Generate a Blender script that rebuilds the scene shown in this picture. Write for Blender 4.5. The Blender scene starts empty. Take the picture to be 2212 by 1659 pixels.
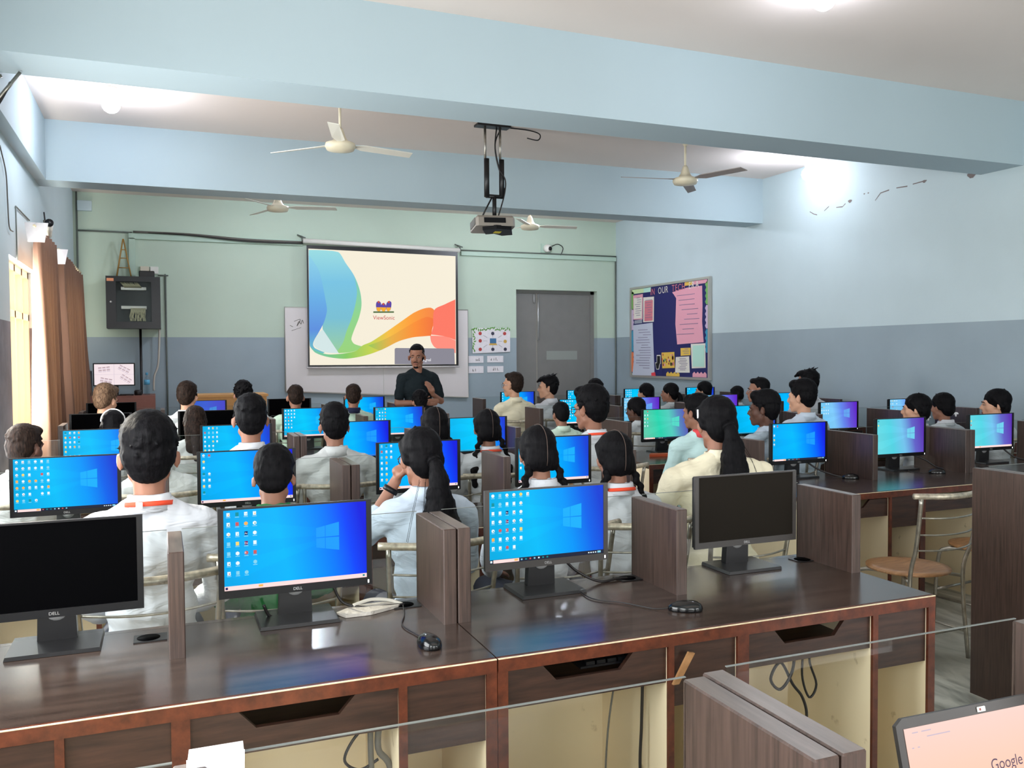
import bpy, bmesh, math, random
from mathutils import Vector, Matrix, Euler
random.seed(7)
PI=math.pi
C=bpy.context.scene.collection
def rad(a): return math.radians(a)
def srgb(r,g,b,a=1):
    f=lambda c:(c/255/12.92) if c/255<=0.04045 else ((c/255+0.055)/1.055)**2.4
    return (f(r),f(g),f(b),a)
# ------------------------------------------------------------------ materials
MAT={}
def newmat(name):
    m=bpy.data.materials.new(name); m.use_nodes=True; MAT[name]=m
    nt=m.node_tree; return m,nt,nt.nodes['Principled BSDF']
def flat(name,col,rough=.5,metal=0,spec=.5,emit=None,es=0,noise=0,nscale=8,bump=0,bscale=60):
    m,nt,b=newmat(name); b.inputs['Base Color'].default_value=col
    b.inputs['Roughness'].default_value=rough; b.inputs['Metallic'].default_value=metal
    b.inputs['Specular IOR Level'].default_value=spec
    if emit: b.inputs['Emission Color'].default_value=emit; b.inputs['Emission Strength'].default_value=es
    if noise:
        tc=nt.nodes.new('ShaderNodeTexCoord'); n=nt.nodes.new('ShaderNodeTexNoise'); n.inputs['Scale'].default_value=nscale; n.inputs['Detail'].default_value=5
        r=nt.nodes.new('ShaderNodeValToRGB'); r.color_ramp.elements[0].position=.3; r.color_ramp.elements[1].position=.7
        r.color_ramp.elements[0].color=tuple(c*(1-noise) for c in col[:3])+(1,); r.color_ramp.elements[1].color=tuple(min(1,c*(1+noise)) for c in col[:3])+(1,)
        nt.links.new(tc.outputs['Object'],n.inputs['Vector']); nt.links.new(n.outputs['Fac'],r.inputs['Fac']); nt.links.new(r.outputs['Color'],b.inputs['Base Color'])
    if bump:
        tc=nt.nodes.new('ShaderNodeTexCoord'); n=nt.nodes.new('ShaderNodeTexNoise'); n.inputs['Scale'].default_value=bscale; n.inputs['Detail'].default_value=4
        bp=nt.nodes.new('ShaderNodeBump'); bp.inputs['Strength'].default_value=bump; bp.inputs['Distance'].default_value=.01
        nt.links.new(tc.outputs['Object'],n.inputs['Vector']); nt.links.new(n.outputs['Fac'],bp.inputs['Height']); nt.links.new(bp.outputs['Normal'],b.inputs['Normal'])
    return m
def wood(name,c0,c1,rough,stretch=(1,1,1),scale=6,spec=.5):
    m,nt,b=newmat(name); b.inputs['Roughness'].default_value=rough; b.inputs['Specular IOR Level'].default_value=spec
    tc=nt.nodes.new('ShaderNodeTexCoord'); mp=nt.nodes.new('ShaderNodeMapping'); mp.inputs['Scale'].default_value=stretch
    n=nt.nodes.new('ShaderNodeTexNoise'); n.inputs['Scale'].default_value=scale; n.inputs['Detail'].default_value=8; n.inputs['Roughness'].default_value=.6
    r=nt.nodes.new('ShaderNodeValToRGB'); r.color_ramp.elements[0].position=.32; r.color_ramp.elements[1].position=.68
    r.color_ramp.elements[0].color=c0; r.color_ramp.elements[1].color=c1
    nt.links.new(tc.outputs['Object'],mp.inputs['Vector']); nt.links.new(mp.outputs['Vector'],n.inputs['Vector'])
    nt.links.new(n.outputs['Fac'],r.inputs['Fac']); nt.links.new(r.outputs['Color'],b.inputs['Base Color'])
    return m
wood('worktop',srgb(50,38,33),srgb(76,61,53),.2,(1,9,9),3,.9)
wood('laminate',srgb(50,38,33),srgb(79,61,54),.38,(34,34,1.3),4)
wood('laminate_flat',srgb(38,22,17),srgb(66,42,33),.42,(1.2,12,12),5)
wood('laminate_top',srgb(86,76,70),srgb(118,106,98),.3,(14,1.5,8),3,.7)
wood('edge_red',srgb(66,29,18),srgb(104,50,31),.3,(3,3,3),9)
wood('chipped_edge',srgb(210,190,150),srgb(236,222,190),.6,(8,8,8),9)
def cream_mat():
    m,nt,b=newmat('cream_board'); b.inputs['Roughness'].default_value=.6
    tc=nt.nodes.new('ShaderNodeTexCoord')
    n=nt.nodes.new('ShaderNodeTexNoise'); n.inputs['Scale'].default_value=9; n.inputs['Detail'].default_value=6
    r=nt.nodes.new('ShaderNodeValToRGB'); e=r.color_ramp.elements
    e[0].position=.25; e[0].color=srgb(178,156,116); e[1].position=.32; e[1].color=srgb(244,226,192)
    nt.links.new(tc.outputs['Object'],n.inputs['Vector']); nt.links.new(n.outputs['Fac'],r.inputs['Fac']); nt.links.new(r.outputs['Color'],b.inputs['Base Color'])
cream_mat()
flat('black_plastic',srgb(12,12,15),.4,spec=.3)
flat('bezel_grey',srgb(52,48,46),.42)
flat('base_plastic',srgb(22,21,23),.33)
flat('dark_screen',srgb(2,2,3),.6,spec=.02)
flat('dark_screen_matte',srgb(27,23,18),.6,spec=.08)
flat('silver_logo',srgb(190,190,190),.3,.6)
flat('led_white',(1,1,1,1),.4,emit=(1,1,1,1),es=1.5)
flat('mouse_black',srgb(12,12,13),.16)
flat('cable_black',srgb(24,20,20),.45); flat('cable_white',srgb(190,186,176),.6); flat('cable_grey',srgb(95,92,85),.6)
flat('steel',srgb(165,160,150),.32,.85,noise=.25,nscale=30)
flat('steel_worn',srgb(190,180,162),.4,.6,noise=.4,nscale=40)
wood('seat_wood',srgb(134,94,58),srgb(176,132,90),.35,(2,12,4),5)
flat('wall_upper',srgb(190,206,210),.75,noise=.03,nscale=1.5,bump=.05,bscale=40)
flat('wall_upper_back',srgb(186,203,186),.75,noise=.03,nscale=1.5,bump=.05,bscale=40)
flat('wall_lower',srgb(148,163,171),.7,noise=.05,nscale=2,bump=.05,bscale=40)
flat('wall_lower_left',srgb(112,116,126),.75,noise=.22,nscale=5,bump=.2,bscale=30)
flat('ceiling_paint',srgb(226,214,206),.85,noise=.02,nscale=1)
flat('beam_paint',srgb(172,190,197),.75,noise=.02,nscale=1)
flat('door_paint',srgb(120,119,116),.5,noise=.04,nscale=6)
flat('white_paint',srgb(228,226,218),.45)
flat('trunking',srgb(178,202,186),.55)
flat('pipe_dark',srgb(96,102,96),.5)
flat('whiteboard_surface',srgb(212,206,205),.35)
flat('alu',srgb(190,188,182),.35,.6)
flat('black_metal',srgb(18,18,20),.38)
flat('paper_white',srgb(226,222,226),.7,noise=.04,nscale=30)
flat('fan_cream',srgb(222,212,186),.4)
flat('blade_grey',srgb(150,140,135),.5)
flat('blade_white',srgb(225,222,210),.5)
flat('window_frame',srgb(225,208,172),.5)
flat('projector_grey',srgb(150,142,132),.45)
flat('cabinet_brown',srgb(142,92,80),.5,noise=.06,nscale=20)
flat('tan_wood',srgb(205,150,86),.5,noise=.06,nscale=10)
flat('beige_plastic',srgb(215,205,185),.5)
flat('bamboo',srgb(168,128,62),.5)
flat('yellow_label',srgb(214,196,60),.6)
flat('bottle_blue',srgb(90,170,210),.4)
flat('red_cloth',srgb(190,50,40),.8); flat('lanyard_orange',srgb(226,72,40),.7); flat('orange_item',srgb(190,80,40),.6)
flat('ribbon_white',srgb(240,240,242),.8)
flat('glasses_black',srgb(20,18,18),.3); flat('glasses_silver',srgb(200,200,205),.25,.8)
flat('trousers_navy',srgb(40,44,60),.85)
flat('trousers_grey',srgb(120,126,130),.85)
flat('eye_white',srgb(150,140,134),.3); flat('lip',srgb(130,76,68),.6)
def cloth(name,col,b=.32,sc=6):
    m=flat(name,col,.9,spec=.15); nt=m.node_tree; bs=nt.nodes['Principled BSDF']
    tc=nt.nodes.new('ShaderNodeTexCoord'); mp=nt.nodes.new('ShaderNodeMapping'); mp.inputs['Rotation'].default_value=(.5,.7,0); mp.inputs['Scale'].default_value=(1,1,2.6)
    n=nt.nodes.new('ShaderNodeTexNoise'); n.inputs['Scale'].default_value=sc; n.inputs['Detail'].default_value=3; n.inputs['Distortion'].default_value=1.2
    bp=nt.nodes.new('ShaderNodeBump'); bp.inputs['Strength'].default_value=b; bp.inputs['Distance'].default_value=.05
    L=nt.links.new; L(tc.outputs['Object'],mp.inputs['Vector']); L(mp.outputs['Vector'],n.inputs['Vector']); L(n.outputs['Fac'],bp.inputs['Height']); L(bp.outputs['Normal'],bs.inputs['Normal'])
    return m
flat('parting_skin',srgb(78,62,54),.7)
cloth('shirt_white',srgb(206,209,215)); cloth('shirt_blue_white',srgb(190,203,218)); cloth('shirt_cream',srgb(224,216,190)); cloth('shirt_grey_white',srgb(196,199,199))
cloth('shirt_cyan',srgb(196,226,226)); cloth('shirt_green',srgb(48,122,70)); cloth('shirt_navy',srgb(36,40,66)); cloth('shirt_mint',srgb(205,228,212)); cloth('tee_black',srgb(26,34,38)); cloth('collar_red',srgb(220,80,84))
def skin(name,col):
    m,nt,b=newmat(name); b.inputs['Base Color'].default_value=col; b.inputs['Roughness'].default_value=.5; b.inputs['Specular IOR Level'].default_value=.35
    b.inputs['Subsurface Weight'].default_value=.12; b.inputs['Subsurface Radius'].default_value=(.01,.004,.002); b.inputs['Subsurface Scale'].default_value=.5
skin('skin_mid',srgb(146,102,82)); skin('skin_light',srgb(196,150,124)); skin('skin_dark',srgb(90,60,48))
def hairm(name,c0,c1):
    m,nt,b=newmat(name); b.inputs['Roughness'].default_value=.62; b.inputs['Specular IOR Level'].default_value=.09
    tc=nt.nodes.new('ShaderNodeTexCoord'); mp=nt.nodes.new('ShaderNodeMapping'); mp.inputs['Scale'].default_value=(70,70,12)
    n=nt.nodes.new('ShaderNodeTexNoise'); n.inputs['Scale'].default_value=2.2; n.inputs['Detail'].default_value=6
    r=nt.nodes.new('ShaderNodeValToRGB'); r.color_ramp.elements[0].position=.35; r.color_ramp.elements[1].position=.75
    r.color_ramp.elements[0].color=c0; r.color_ramp.elements[1].color=c1
    bp=nt.nodes.new('ShaderNodeBump'); bp.inputs['Strength'].default_value=.45; bp.inputs['Distance'].default_value=.004
    L=nt.links.new
    L(tc.outputs['Object'],mp.inputs['Vector']); L(mp.outputs['Vector'],n.inputs['Vector']); L(n.outputs['Fac'],r.inputs['Fac']); L(r.outputs['Color'],b.inputs['Base Color'])
    L(n.outputs['Fac'],bp.inputs['Height']); L(bp.outputs['Normal'],b.inputs['Normal'])
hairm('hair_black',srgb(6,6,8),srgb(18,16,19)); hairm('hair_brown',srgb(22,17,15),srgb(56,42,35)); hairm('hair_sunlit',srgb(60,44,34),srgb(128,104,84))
def clearmat(name,tint,refl,rough=.03):
    m=bpy.data.materials.new(name); m.use_nodes=True; MAT[name]=m; nt=m.node_tree; nt.nodes.remove(nt.nodes['Principled BSDF'])
    o=nt.nodes['Material Output']; t=nt.nodes.new('ShaderNodeBsdfTransparent'); t.inputs[0].default_value=tint
    g=nt.nodes.new('ShaderNodeBsdfGlossy'); g.inputs['Roughness'].default_value=rough
    mx=nt.nodes.new('ShaderNodeMixShader'); fr=nt.nodes.new('ShaderNodeFresnel'); fr.inputs[0].default_value=1.45
    mu=nt.nodes.new('ShaderNodeMath'); mu.operation='MULTIPLY'; mu.inputs[1].default_value=refl
    ge=nt.nodes.new('ShaderNodeNewGeometry'); iv=nt.nodes.new('ShaderNodeMath'); iv.operation='SUBTRACT'; iv.inputs[0].default_value=1; m2=nt.nodes.new('ShaderNodeMath'); m2.operation='MULTIPLY'
    L=nt.links.new; L(ge.outputs['Backfacing'],iv.inputs[1]); L(fr.outputs[0],mu.inputs[0]); L(mu.outputs[0],m2.inputs[0]); L(iv.outputs[0],m2.inputs[1]); L(m2.outputs[0],mx.inputs[0]); L(t.outputs[0],mx.inputs[1]); L(g.outputs[0],mx.inputs[2]); L(mx.outputs[0],o.inputs[0])
clearmat('clear_glass',(.94,.96,.95,1),.9)
clearmat('window_glass',(.97,.98,.98,1),.6)
clearmat('bottle_plastic',(.85,.92,.95,1),1)
flat('glass_edge',srgb(104,108,104),.4)
def curtain_mat():
    m=bpy.data.materials.new('curtain_cloth'); m.use_nodes=True; MAT['curtain_cloth']=m; nt=m.node_tree; b=nt.nodes['Principled BSDF']
    b.inputs['Base Color'].default_value=srgb(122,92,76); b.inputs['Roughness'].default_value=.9
    t=nt.nodes.new('ShaderNodeBsdfTranslucent'); t.inputs[0].default_value=srgb(210,180,146); mx=nt.nodes.new('ShaderNodeMixShader'); mx.inputs[0].default_value=.14
    nt.links.new(b.outputs[0],mx.inputs[1]); nt.links.new(t.outputs[0],mx.inputs[2]); nt.links.new(mx.outputs[0],nt.nodes['Material Output'].inputs[0])
curtain_mat()
def floor_mat():
    m,nt,b=newmat('marble_floor'); b.inputs['Roughness'].default_value=.3
    tc=nt.nodes.new('ShaderNodeTexCoord'); mp=nt.nodes.new('ShaderNodeMapping'); mp.inputs['Scale'].default_value=(1.6,.7,1); mp.inputs['Rotation'].default_value=(0,0,.5)
    n=nt.nodes.new('ShaderNodeTexNoise'); n.inputs['Scale'].default_value=3; n.inputs['Detail'].default_value=9; n.inputs['Distortion'].default_value=1.6
    r=nt.nodes.new('ShaderNodeValToRGB'); e=r.color_ramp.elements; e[0].position=.3; e[0].color=srgb(120,122,116); e[1].position=.62; e[1].color=srgb(206,206,198)
    L=nt.links.new; L(tc.outputs['Object'],mp.inputs['Vector']); L(mp.outputs['Vector'],n.inputs['Vector']); L(n.outputs['Fac'],r.inputs['Fac']); L(r.outputs['Color'],b.inputs['Base Color'])
floor_mat()
def emat(name,col,s=1.0):
    m=bpy.data.materials.new(name); m.use_nodes=True; MAT[name]=m; nt=m.node_tree; b=nt.nodes['Principled BSDF']
    b.inputs['Base Color'].default_value=(0,0,0,1); b.inputs['Roughness'].default_value=.5; b.inputs['Specular IOR Level'].default_value=.08
    b.inputs['Emission Color'].default_value=col; b.inputs['Emission Strength'].default_value=s; return m
SCW,SCH=.431,.243
def screenmat(name,stops,k=1.0,slope=.12):
    m=emat(name,(0,0,0,1),k); nt=m.node_tree; b=nt.nodes['Principled BSDF']
    tc=nt.nodes.new('ShaderNodeTexCoord'); sp=nt.nodes.new('ShaderNodeSeparateXYZ')
    a=nt.nodes.new('ShaderNodeMath'); a.operation='MULTIPLY_ADD'; a.inputs[1].default_value=1/SCW; a.inputs[2].default_value=.5
    c=nt.nodes.new('ShaderNodeMath'); c.operation='MULTIPLY_ADD'; c.inputs[1].default_value=slope/SCH
    r=nt.nodes.new('ShaderNodeValToRGB'); el=r.color_ramp.elements
    for i,(p,col) in enumerate(stops):
        e=el[i] if i<2 else el.new(p); e.position=p; e.color=col
    L=nt.links.new
    L(tc.outputs['Object'],sp.inputs[0]); L(sp.outputs['X'],a.inputs[0]); L(sp.outputs['Z'],c.inputs[0]); L(a.outputs[0],c.inputs[2]); L(c.outputs[0],r.inputs['Fac']); L(r.outputs['Color'],b.inputs['Emission Color'])
PAL={'blue':[(0,srgb(0,166,220)),(1,srgb(24,62,205)),(.38,srgb(0,182,240)),(.68,srgb(0,146,240)),(.86,srgb(12,96,226))],
'cyan':[(0,srgb(0,170,225)),(1,srgb(30,60,205)),(.4,srgb(0,190,240)),(.7,srgb(0,160,236)),(.88,srgb(20,96,222))],
'deep':[(0,srgb(0,162,226)),(1,srgb(20,30,215)),(.4,srgb(0,176,255)),(.72,srgb(0,120,250)),(.88,srgb(10,66,240))],
'purple':[(0,srgb(110,190,230)),(1,srgb(92,40,190)),(.35,srgb(120,190,235)),(.6,srgb(96,130,225)),(.8,srgb(96,80,205))],
'teal':[(0,srgb(100,205,215)),(1,srgb(88,50,170)),(.3,srgb(80,200,215)),(.55,srgb(110,185,225)),(.78,srgb(95,95,190))],
'green':[(0,srgb(90,190,160)),(1,srgb(84,70,170)),(.35,srgb(40,200,165)),(.6,srgb(80,195,180)),(.8,srgb(86,130,180))],
'dim':[(0,srgb(40,70,170)),(1,srgb(70,70,190)),(.35,srgb(50,90,190)),(.6,srgb(60,90,200)),(.8,srgb(66,80,195))]}
for k,v in PAL.items():
    screenmat('screen_'+k,v,1.0); screenmat('beam_'+k,v,1.06)
    cc=v[3][1]; emat('pane_'+k,tuple(min(1,c*.9+(.01,.14,.1)[i]) for i,c in enumerate(cc[:3]))+(1,),1.0)
IC=[('icon_white',srgb(225,240,245)),('icon_yellow',srgb(240,210,110)),('icon_red',srgb(200,90,90)),('icon_navy',srgb(20,20,90)),('icon_magenta',srgb(120,10,90)),('icon_teal',srgb(20,140,150)),('icon_dark',srgb(30,50,60)),('icon_text',srgb(130,205,230)),('bar_pink',srgb(255,216,214)),('bar_dark',srgb(34,40,60)),('icon_orange',srgb(244,176,84))]
for n,c in IC: emat(n,c,1.0)
ICN=[n for n,_ in IC]
# ------------------------------------------------------------------ mesh builder
class MB:
    def __init__(s): s.v=[];s.f=[];s.m=[];s.mats=[];s.T=Matrix.Identity(4);s.sm=[]
    def mi(s,m):
        if m not in s.mats: s.mats.append(m)
        return s.mats.index(m)
    def add(s,vs,fs,m,smooth=False):
        b=len(s.v); i=s.mi(m)
        s.v+= [tuple(s.T@Vector(p)) for p in vs]
        for f in fs: s.f.append([b+q for q in f]); s.m.append(i); s.sm.append(smooth)
    def box(s,x0,y0,z0,x1,y1,z1,m):
        vs=[(x0,y0,z0),(x1,y0,z0),(x1,y1,z0),(x0,y1,z0),(x0,y0,z1),(x1,y0,z1),(x1,y1,z1),(x0,y1,z1)]
        s.add(vs,[(3,2,1,0),(4,5,6,7),(0,1,5,4),(1,2,6,5),(2,3,7,6),(3,0,4,7)],m)
    def bbox(s,x0,y0,z0,x1,y1,z1,m,b=.004,mt=None):   # box with bevelled vertical+top edges
        c=b; P=lambda i,z:[(x0+i,y0+b,z),(x0+b,y0+i,z),(x1-b,y0+i,z),(x1-i,y0+b,z),(x1-i,y1-b,z),(x1-b,y1-i,z),(x0+b,y1-i,z),(x0+i,y1-b,z)]
        rings=[P(0,z0),P(0,z1-b),P(b*.9,z1)]
        rings=[[(min(max(x,x0),x1),min(max(y,y0),y1),z) for x,y,z in r] for r in rings]
        vs=sum(rings,[]); fs=[]
        for k in range(2):
            for i in range(8): j=(i+1)%8; fs.append((k*8+i,k*8+j,k*8+8+j,k*8+8+i))
        s.add(vs,fs+[tuple(reversed(range(8)))],m); s.add(rings[2],[tuple(range(8))],mt or m)
    def poly(s,pts,m): s.add(pts,[tuple(range(len(pts)))],m)
    def prism(s,pts,f,m,mside=None):   # pts 2D, f(u,v,w)->3D for w 0/1
        n=len(pts); a=[f(u,v,0) for u,v in pts]; b=[f(u,v,1) for u,v in pts]
        s.add(a,[tuple(reversed(range(n)))],m); s.add(b,[tuple(range(n))],m)
        s.add(a+b,[(i,(i+1)%n,n+(i+1)%n,n+i) for i in range(n)],mside or m)
    def tube(s,pts,r,m,n=8,caps=True):
        P=[Vector(p) for p in pts]; rings=[]; up=None
        for i,p in enumerate(P):
            d=(P[min(i+1,len(P)-1)]-P[max(i-1,0)]).normalized()
            if up is None: up=d.orthogonal().normalized()
            up=(up-d*up.dot(d)); up=up.normalized() if up.length>1e-6 else d.orthogonal().normalized()
            w=d.cross(up); rr=r[i] if isinstance(r,(list,tuple)) else r
            rings.append([p+up*math.cos(2*PI*k/n)*rr+w*math.sin(2*PI*k/n)*rr for k in range(n)])
        vs=sum(rings,[]); fs=[]
        for k in range(len(P)-1):
            for i in range(n): j=(i+1)%n; fs.append((k*n+i,k*n+j,(k+1)*n+j,(k+1)*n+i))
        if caps: fs+= [tuple(reversed(range(n))),tuple(range((len(P)-1)*n,len(P)*n))]
        s.add(vs,fs,m,True)
    def lathe(s,prof,m,c=(0,0,0),n=24,smooth=True):
        vs=[];fs=[]
        for r,z in prof:
            for k in range(n): vs.append((c[0]+r*math.cos(2*PI*k/n),c[1]+r*math.sin(2*PI*k/n),c[2]+z))
        for k in range(len(prof)-1):
            for i in range(n): j=(i+1)%n; fs.append((k*n+i,k*n+j,(k+1)*n+j,(k+1)*n+i))
        fs.append(tuple(reversed(range(n)))); fs.append(tuple(range((len(prof)-1)*n,len(prof)*n)))
        s.add(vs,fs,m,smooth)
    def ell(s,c,r,m,rot=None,nu=14,nv=8):
        R=rot or Matrix.Identity(3); c=Vector(c); vs=[c+R@Vector((0,0,-r[2]))]; fs=[]
        for j in range(1,nv):
            ph=-PI/2+PI*j/nv
            for i in range(nu):
                th=2*PI*i/nu; vs.append(c+R@Vector((r[0]*math.cos(ph)*math.cos(th),r[1]*math.cos(ph)*math.sin(th),r[2]*math.sin(ph))))
        vs.append(c+R@Vector((0,0,r[2]))); t=len(vs)-1
        for i in range(nu):
            k=(i+1)%nu; fs.append((0,1+k,1+i))
            for j in range(nv-2): a=1+j*nu; fs.append((a+i,a+k,a+nu+k,a+nu+i))
            a=1+(nv-2)*nu; fs.append((a+i,a+k,t))
        s.add(vs,fs,m,True)
    def cap(s,p0,p1,r0,r1,m,n=10):
        p0=Vector(p0);p1=Vector(p1);d=p1-p0;L=d.length
        if L<1e-5: return s.ell(p0,(r0,)*3,m)
        d/=L; pts=[];rs=[]
        for a in (-88,-60,-30,0): pts.append(p0+d*r0*math.sin(rad(a))); rs.append(r0*math.cos(rad(a)))
        for a in (0,30,60,88): pts.append(p1+d*r1*math.sin(rad(a))); rs.append(r1*math.cos(rad(a)))
        s.tube(pts,rs,m,n)
    def mesh(s,name):
        me=bpy.data.meshes.new(name); me.from_pydata(s.v,[],s.f)
        for m in s.mats: me.materials.append(MAT[m])
        me.polygons.foreach_set('material_index',s.m); me.polygons.foreach_set('use_smooth',s.sm); me.update()
        return me
    def build(s,name,parent=None,fix=False):
        me=s.mesh(name)
        if fix:
            bm=bmesh.new(); bm.from_mesh(me); bmesh.ops.recalc_face_normals(bm,faces=bm.faces); bm.to_mesh(me); bm.free()
        o=bpy.data.objects.new(name,me); C.objects.link(o)
        if parent: o.parent=parent
        return o
def tag(o,label,cat,group=None,kind=None):
    o['label']=label; o['category']=cat
    if group: o['group']=group
    if kind: o['kind']=kind
    return o
def struct(o): o['kind']='structure'; return o
def thing(name,label,cat,loc=(0,0,0),rz=0,group=None):
    o=bpy.data.objects.new(name,None); C.objects.link(o); o.location=loc; o.rotation_euler=(0,0,rz); o.empty_display_size=.1
    return tag(o,label,cat,group)
KIDS={}
def copy_tree(o,parent=None):
    c=o.copy(); C.objects.link(c)
    if parent: c.parent=parent
    for ch in list(o.children): copy_tree(ch,c)
    return c
def smoothpath(pts,n=6):
    P=[Vector(p) for p in pts]; out=[]
    for i in range(len(P)-1):
        a=P[max(i-1,0)];b=P[i];c=P[i+1];d=P[min(i+2,len(P)-1)]
        for k in range(n):
            t=k/n; out.append(.5*((2*b)+(c-a)*t+(2*a-5*b+4*c-d)*t*t+(-a+3*b-3*c+d)*t**3))
    out.append(P[-1]); return out
# text -> flat polys (built-in font), made while the scene is still empty
TXT={}
def prep_text(words):
    obs=[]
    for w in words:
        cu=bpy.data.curves.new('t',type='FONT'); cu.body=w; cu.size=1; o=bpy.data.objects.new('t',cu); C.objects.link(o); obs.append((w,o))
    dg=bpy.context.evaluated_depsgraph_get()
    for w,o in obs:
        me=o.evaluated_get(dg).to_mesh(); vs=[tuple(v.co) for v in me.vertices]; fs=[tuple(p.vertices) for p in me.polygons]
        x0=min(v[0] for v in vs);x1=max(v[0] for v in vs);y0=min(v[1] for v in vs);y1=max(v[1] for v in vs)
        TXT[w]=([((v[0]-x0)/(y1-y0),(v[1]-y0)/(y1-y0)) for v in vs],fs,(x1-x0)/(y1-y0))
    for w,o in obs: bpy.data.objects.remove(o)
prep_text(['DELL','ViewSonic','Google','No Signal','An','Dw','Fl','I','N','O','U','R','T','E','C','H','A','BTR','hp','on Loop'])
def text(mb,w,h,f,m,sx=1):   # h height; f(u,v)->3D ; u from 0..width
    vs,fs,wd=TXT[w]; mb.add([f(u*h*sx,v*h) for u,v in vs],fs,m)
    return wd*h*sx

# ------------------------------------------------------------------ camera
cy_,sy_=None,None
yaw,pitch,roll=rad(21.91),rad(1.89),rad(-.356)
F=Vector((math.sin(yaw)*math.cos(pitch),math.cos(yaw)*math.cos(pitch),-math.sin(pitch)))
R0=Vector((math.cos(yaw),-math.sin(yaw),0)); U0=R0.cross(F)
R=math.cos(roll)*R0+math.sin(roll)*U0; U=-math.sin(roll)*R0+math.cos(roll)*U0
cam=bpy.data.objects.new('camera',bpy.data.cameras.new('camera')); C.objects.link(cam)
cam.matrix_world=Matrix(((R.x,U.x,-F.x,0),(R.y,U.y,-F.y,0),(R.z,U.z,-F.z,1.57),(0,0,0,1)))
cam.data.sensor_width=36; cam.data.lens=36*1880/2212; cam.data.clip_start=.05
bpy.context.scene.camera=cam

# ------------------------------------------------------------------ room
XL,XR,YB,YF,ZC=-1.1,7.37,13.44,-2.6,3.864
ZP=1.86   # paint line
mb=MB(); mb.box(XL-.2,YF-.2,-.1,XR+.2,YB+.6,0,'marble_floor'); struct(mb.build('floor'))
mb=MB(); mb.box(XL-.2,YF-.2,ZC,XR+.2,YB+.2,ZC+.12,'ceiling_paint'); struct(mb.build('ceiling'))
# back wall with door opening
DX0,DX1,DZ=5.49,7.0,2.665
mb=MB()
for (a,b,z0,z1,m) in ((XL-.2,DX0,0,ZP,'wall_lower'),(XL-.2,DX0,ZP,ZC,'wall_upper_back'),(DX1,XR+.2,0,ZP,'wall_lower'),(DX1,XR+.2,ZP,ZC,'wall_upper_back'),(DX0,DX1,DZ,ZC,'wall_upper_back')):
    mb.box(a,YB,z0,b,YB+.22,z1,m)
struct(mb.build('wall_back'))
mb=MB()
# left wall with window openings
wins=[(-1.6,.4),(1.2,3.2),(4.0,6.2),(7.85,9.55),(10.3,12.4)]
WZ0,WZ1=.85,2.39
ys=[YF-.2]+[q for w in wins for q in w]+[YB]
for i in range(0,len(ys),2):
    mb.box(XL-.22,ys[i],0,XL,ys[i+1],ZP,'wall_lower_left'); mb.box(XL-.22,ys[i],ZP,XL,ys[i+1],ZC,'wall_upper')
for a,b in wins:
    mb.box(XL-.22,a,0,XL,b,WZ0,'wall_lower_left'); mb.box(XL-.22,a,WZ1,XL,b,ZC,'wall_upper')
struct(mb.build('wall_left'))
for i,(a,b) in enumerate(wins):
    w=struct(bpy.data.objects.new('window_%d'%(i+1),None)); C.objects.link(w); w.location=(XL,(a+b)/2,WZ0)
    mb=MB(); hw=(b-a)/2; x0,x1=-.14,-.08; H=WZ1-WZ0
    mb.box(x0,-hw,0,x1,-hw+.06,H,'window_frame'); mb.box(x0,hw-.06,0,x1,hw,H,'window_frame'); mb.box(x0,-hw,0,x1,hw,.06,'window_frame'); mb.box(x0,-hw,H-.06,x1,hw,H,'window_frame')
    mb.box(x0,-hw,H*.70,x1,hw,H*.70+.06,'window_frame')
    for k in (-.5,0,.5): mb.box(x0,k*hw-.03,0,x1,k*hw+.03,H,'window_frame')
    mb.build('window_frame',w)
    mb=MB(); mb.box(-.115,-hw+.02,.02,-.108,hw-.02,H-.02,'window_glass'); mb.build('pane',w)
mb=MB(); mb.box(XR,YF-.2,0,XR+.2,YB+.2,ZP+.01,'wall_lower'); mb.box(XR,YF-.2,ZP+.01,XR+.2,YB+.2,ZC,'wall_upper')
WR=struct(mb.build('wall_right'))
mb=MB()
rw=[(-.2,2.2),(3.6,6.0)]
xs=[XL-.2]+[q for w in rw for q in w]+[XR+.2]
for i in range(0,len(xs),2): mb.box(xs[i],YF-.2,0,xs[i+1],YF,ZC,'wall_upper')
for a,b in rw: mb.box(a,YF-.2,0,b,YF,.9,'wall_upper'); mb.box(a,YF-.2,2.5,b,YF,ZC,'wall_upper')
struct(mb.build('wall_front'))
for i,(a,b) in enumerate(rw):
    w=struct(bpy.data.objects.new('window_%d'%(i+6),None)); C.objects.link(w); w.location=((a+b)/2,YF,.9)
    mb=MB(); hw=(b-a)/2
    for k in (-1,-.33,.33,1): mb.box(k*hw-.03,-.15,0,k*hw+.03,-.1,1.6,'window_frame')
    mb.box(-hw,-.15,0,hw,-.1,.06,'window_frame'); mb.box(-hw,-.15,1.54,hw,-.1,1.6,'window_frame'); mb.build('window_frame',w)
# beams
ZBm=3.283
def beam(n,fp,z0=ZBm):
    mb=MB(); mb.prism(fp,lambda u,v,w:(u,v,z0 if w==0 else ZC),'beam_paint'); return struct(mb.build(n,fix=True))
beam('trim_1',[(XL,5.6),(XR,5.71),(XR,6.16),(XL,6.03)])
beam('trim_2',[(XL,9.48),(XR,9.45),(XR,9.82),(XL,9.85)])
beam('trim_3',[(XL,YF),(-1.0,YF),(-1.0,5.6),(XL,5.6)]); beam('trim_4',[(XL,6.04),(-1.0,6.04),(-1.0,9.47),(XL,9.47)])
beam('trim_5',[(XL,1.0),(XR,1.1),(XR,1.55),(XL,1.45)])
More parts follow.
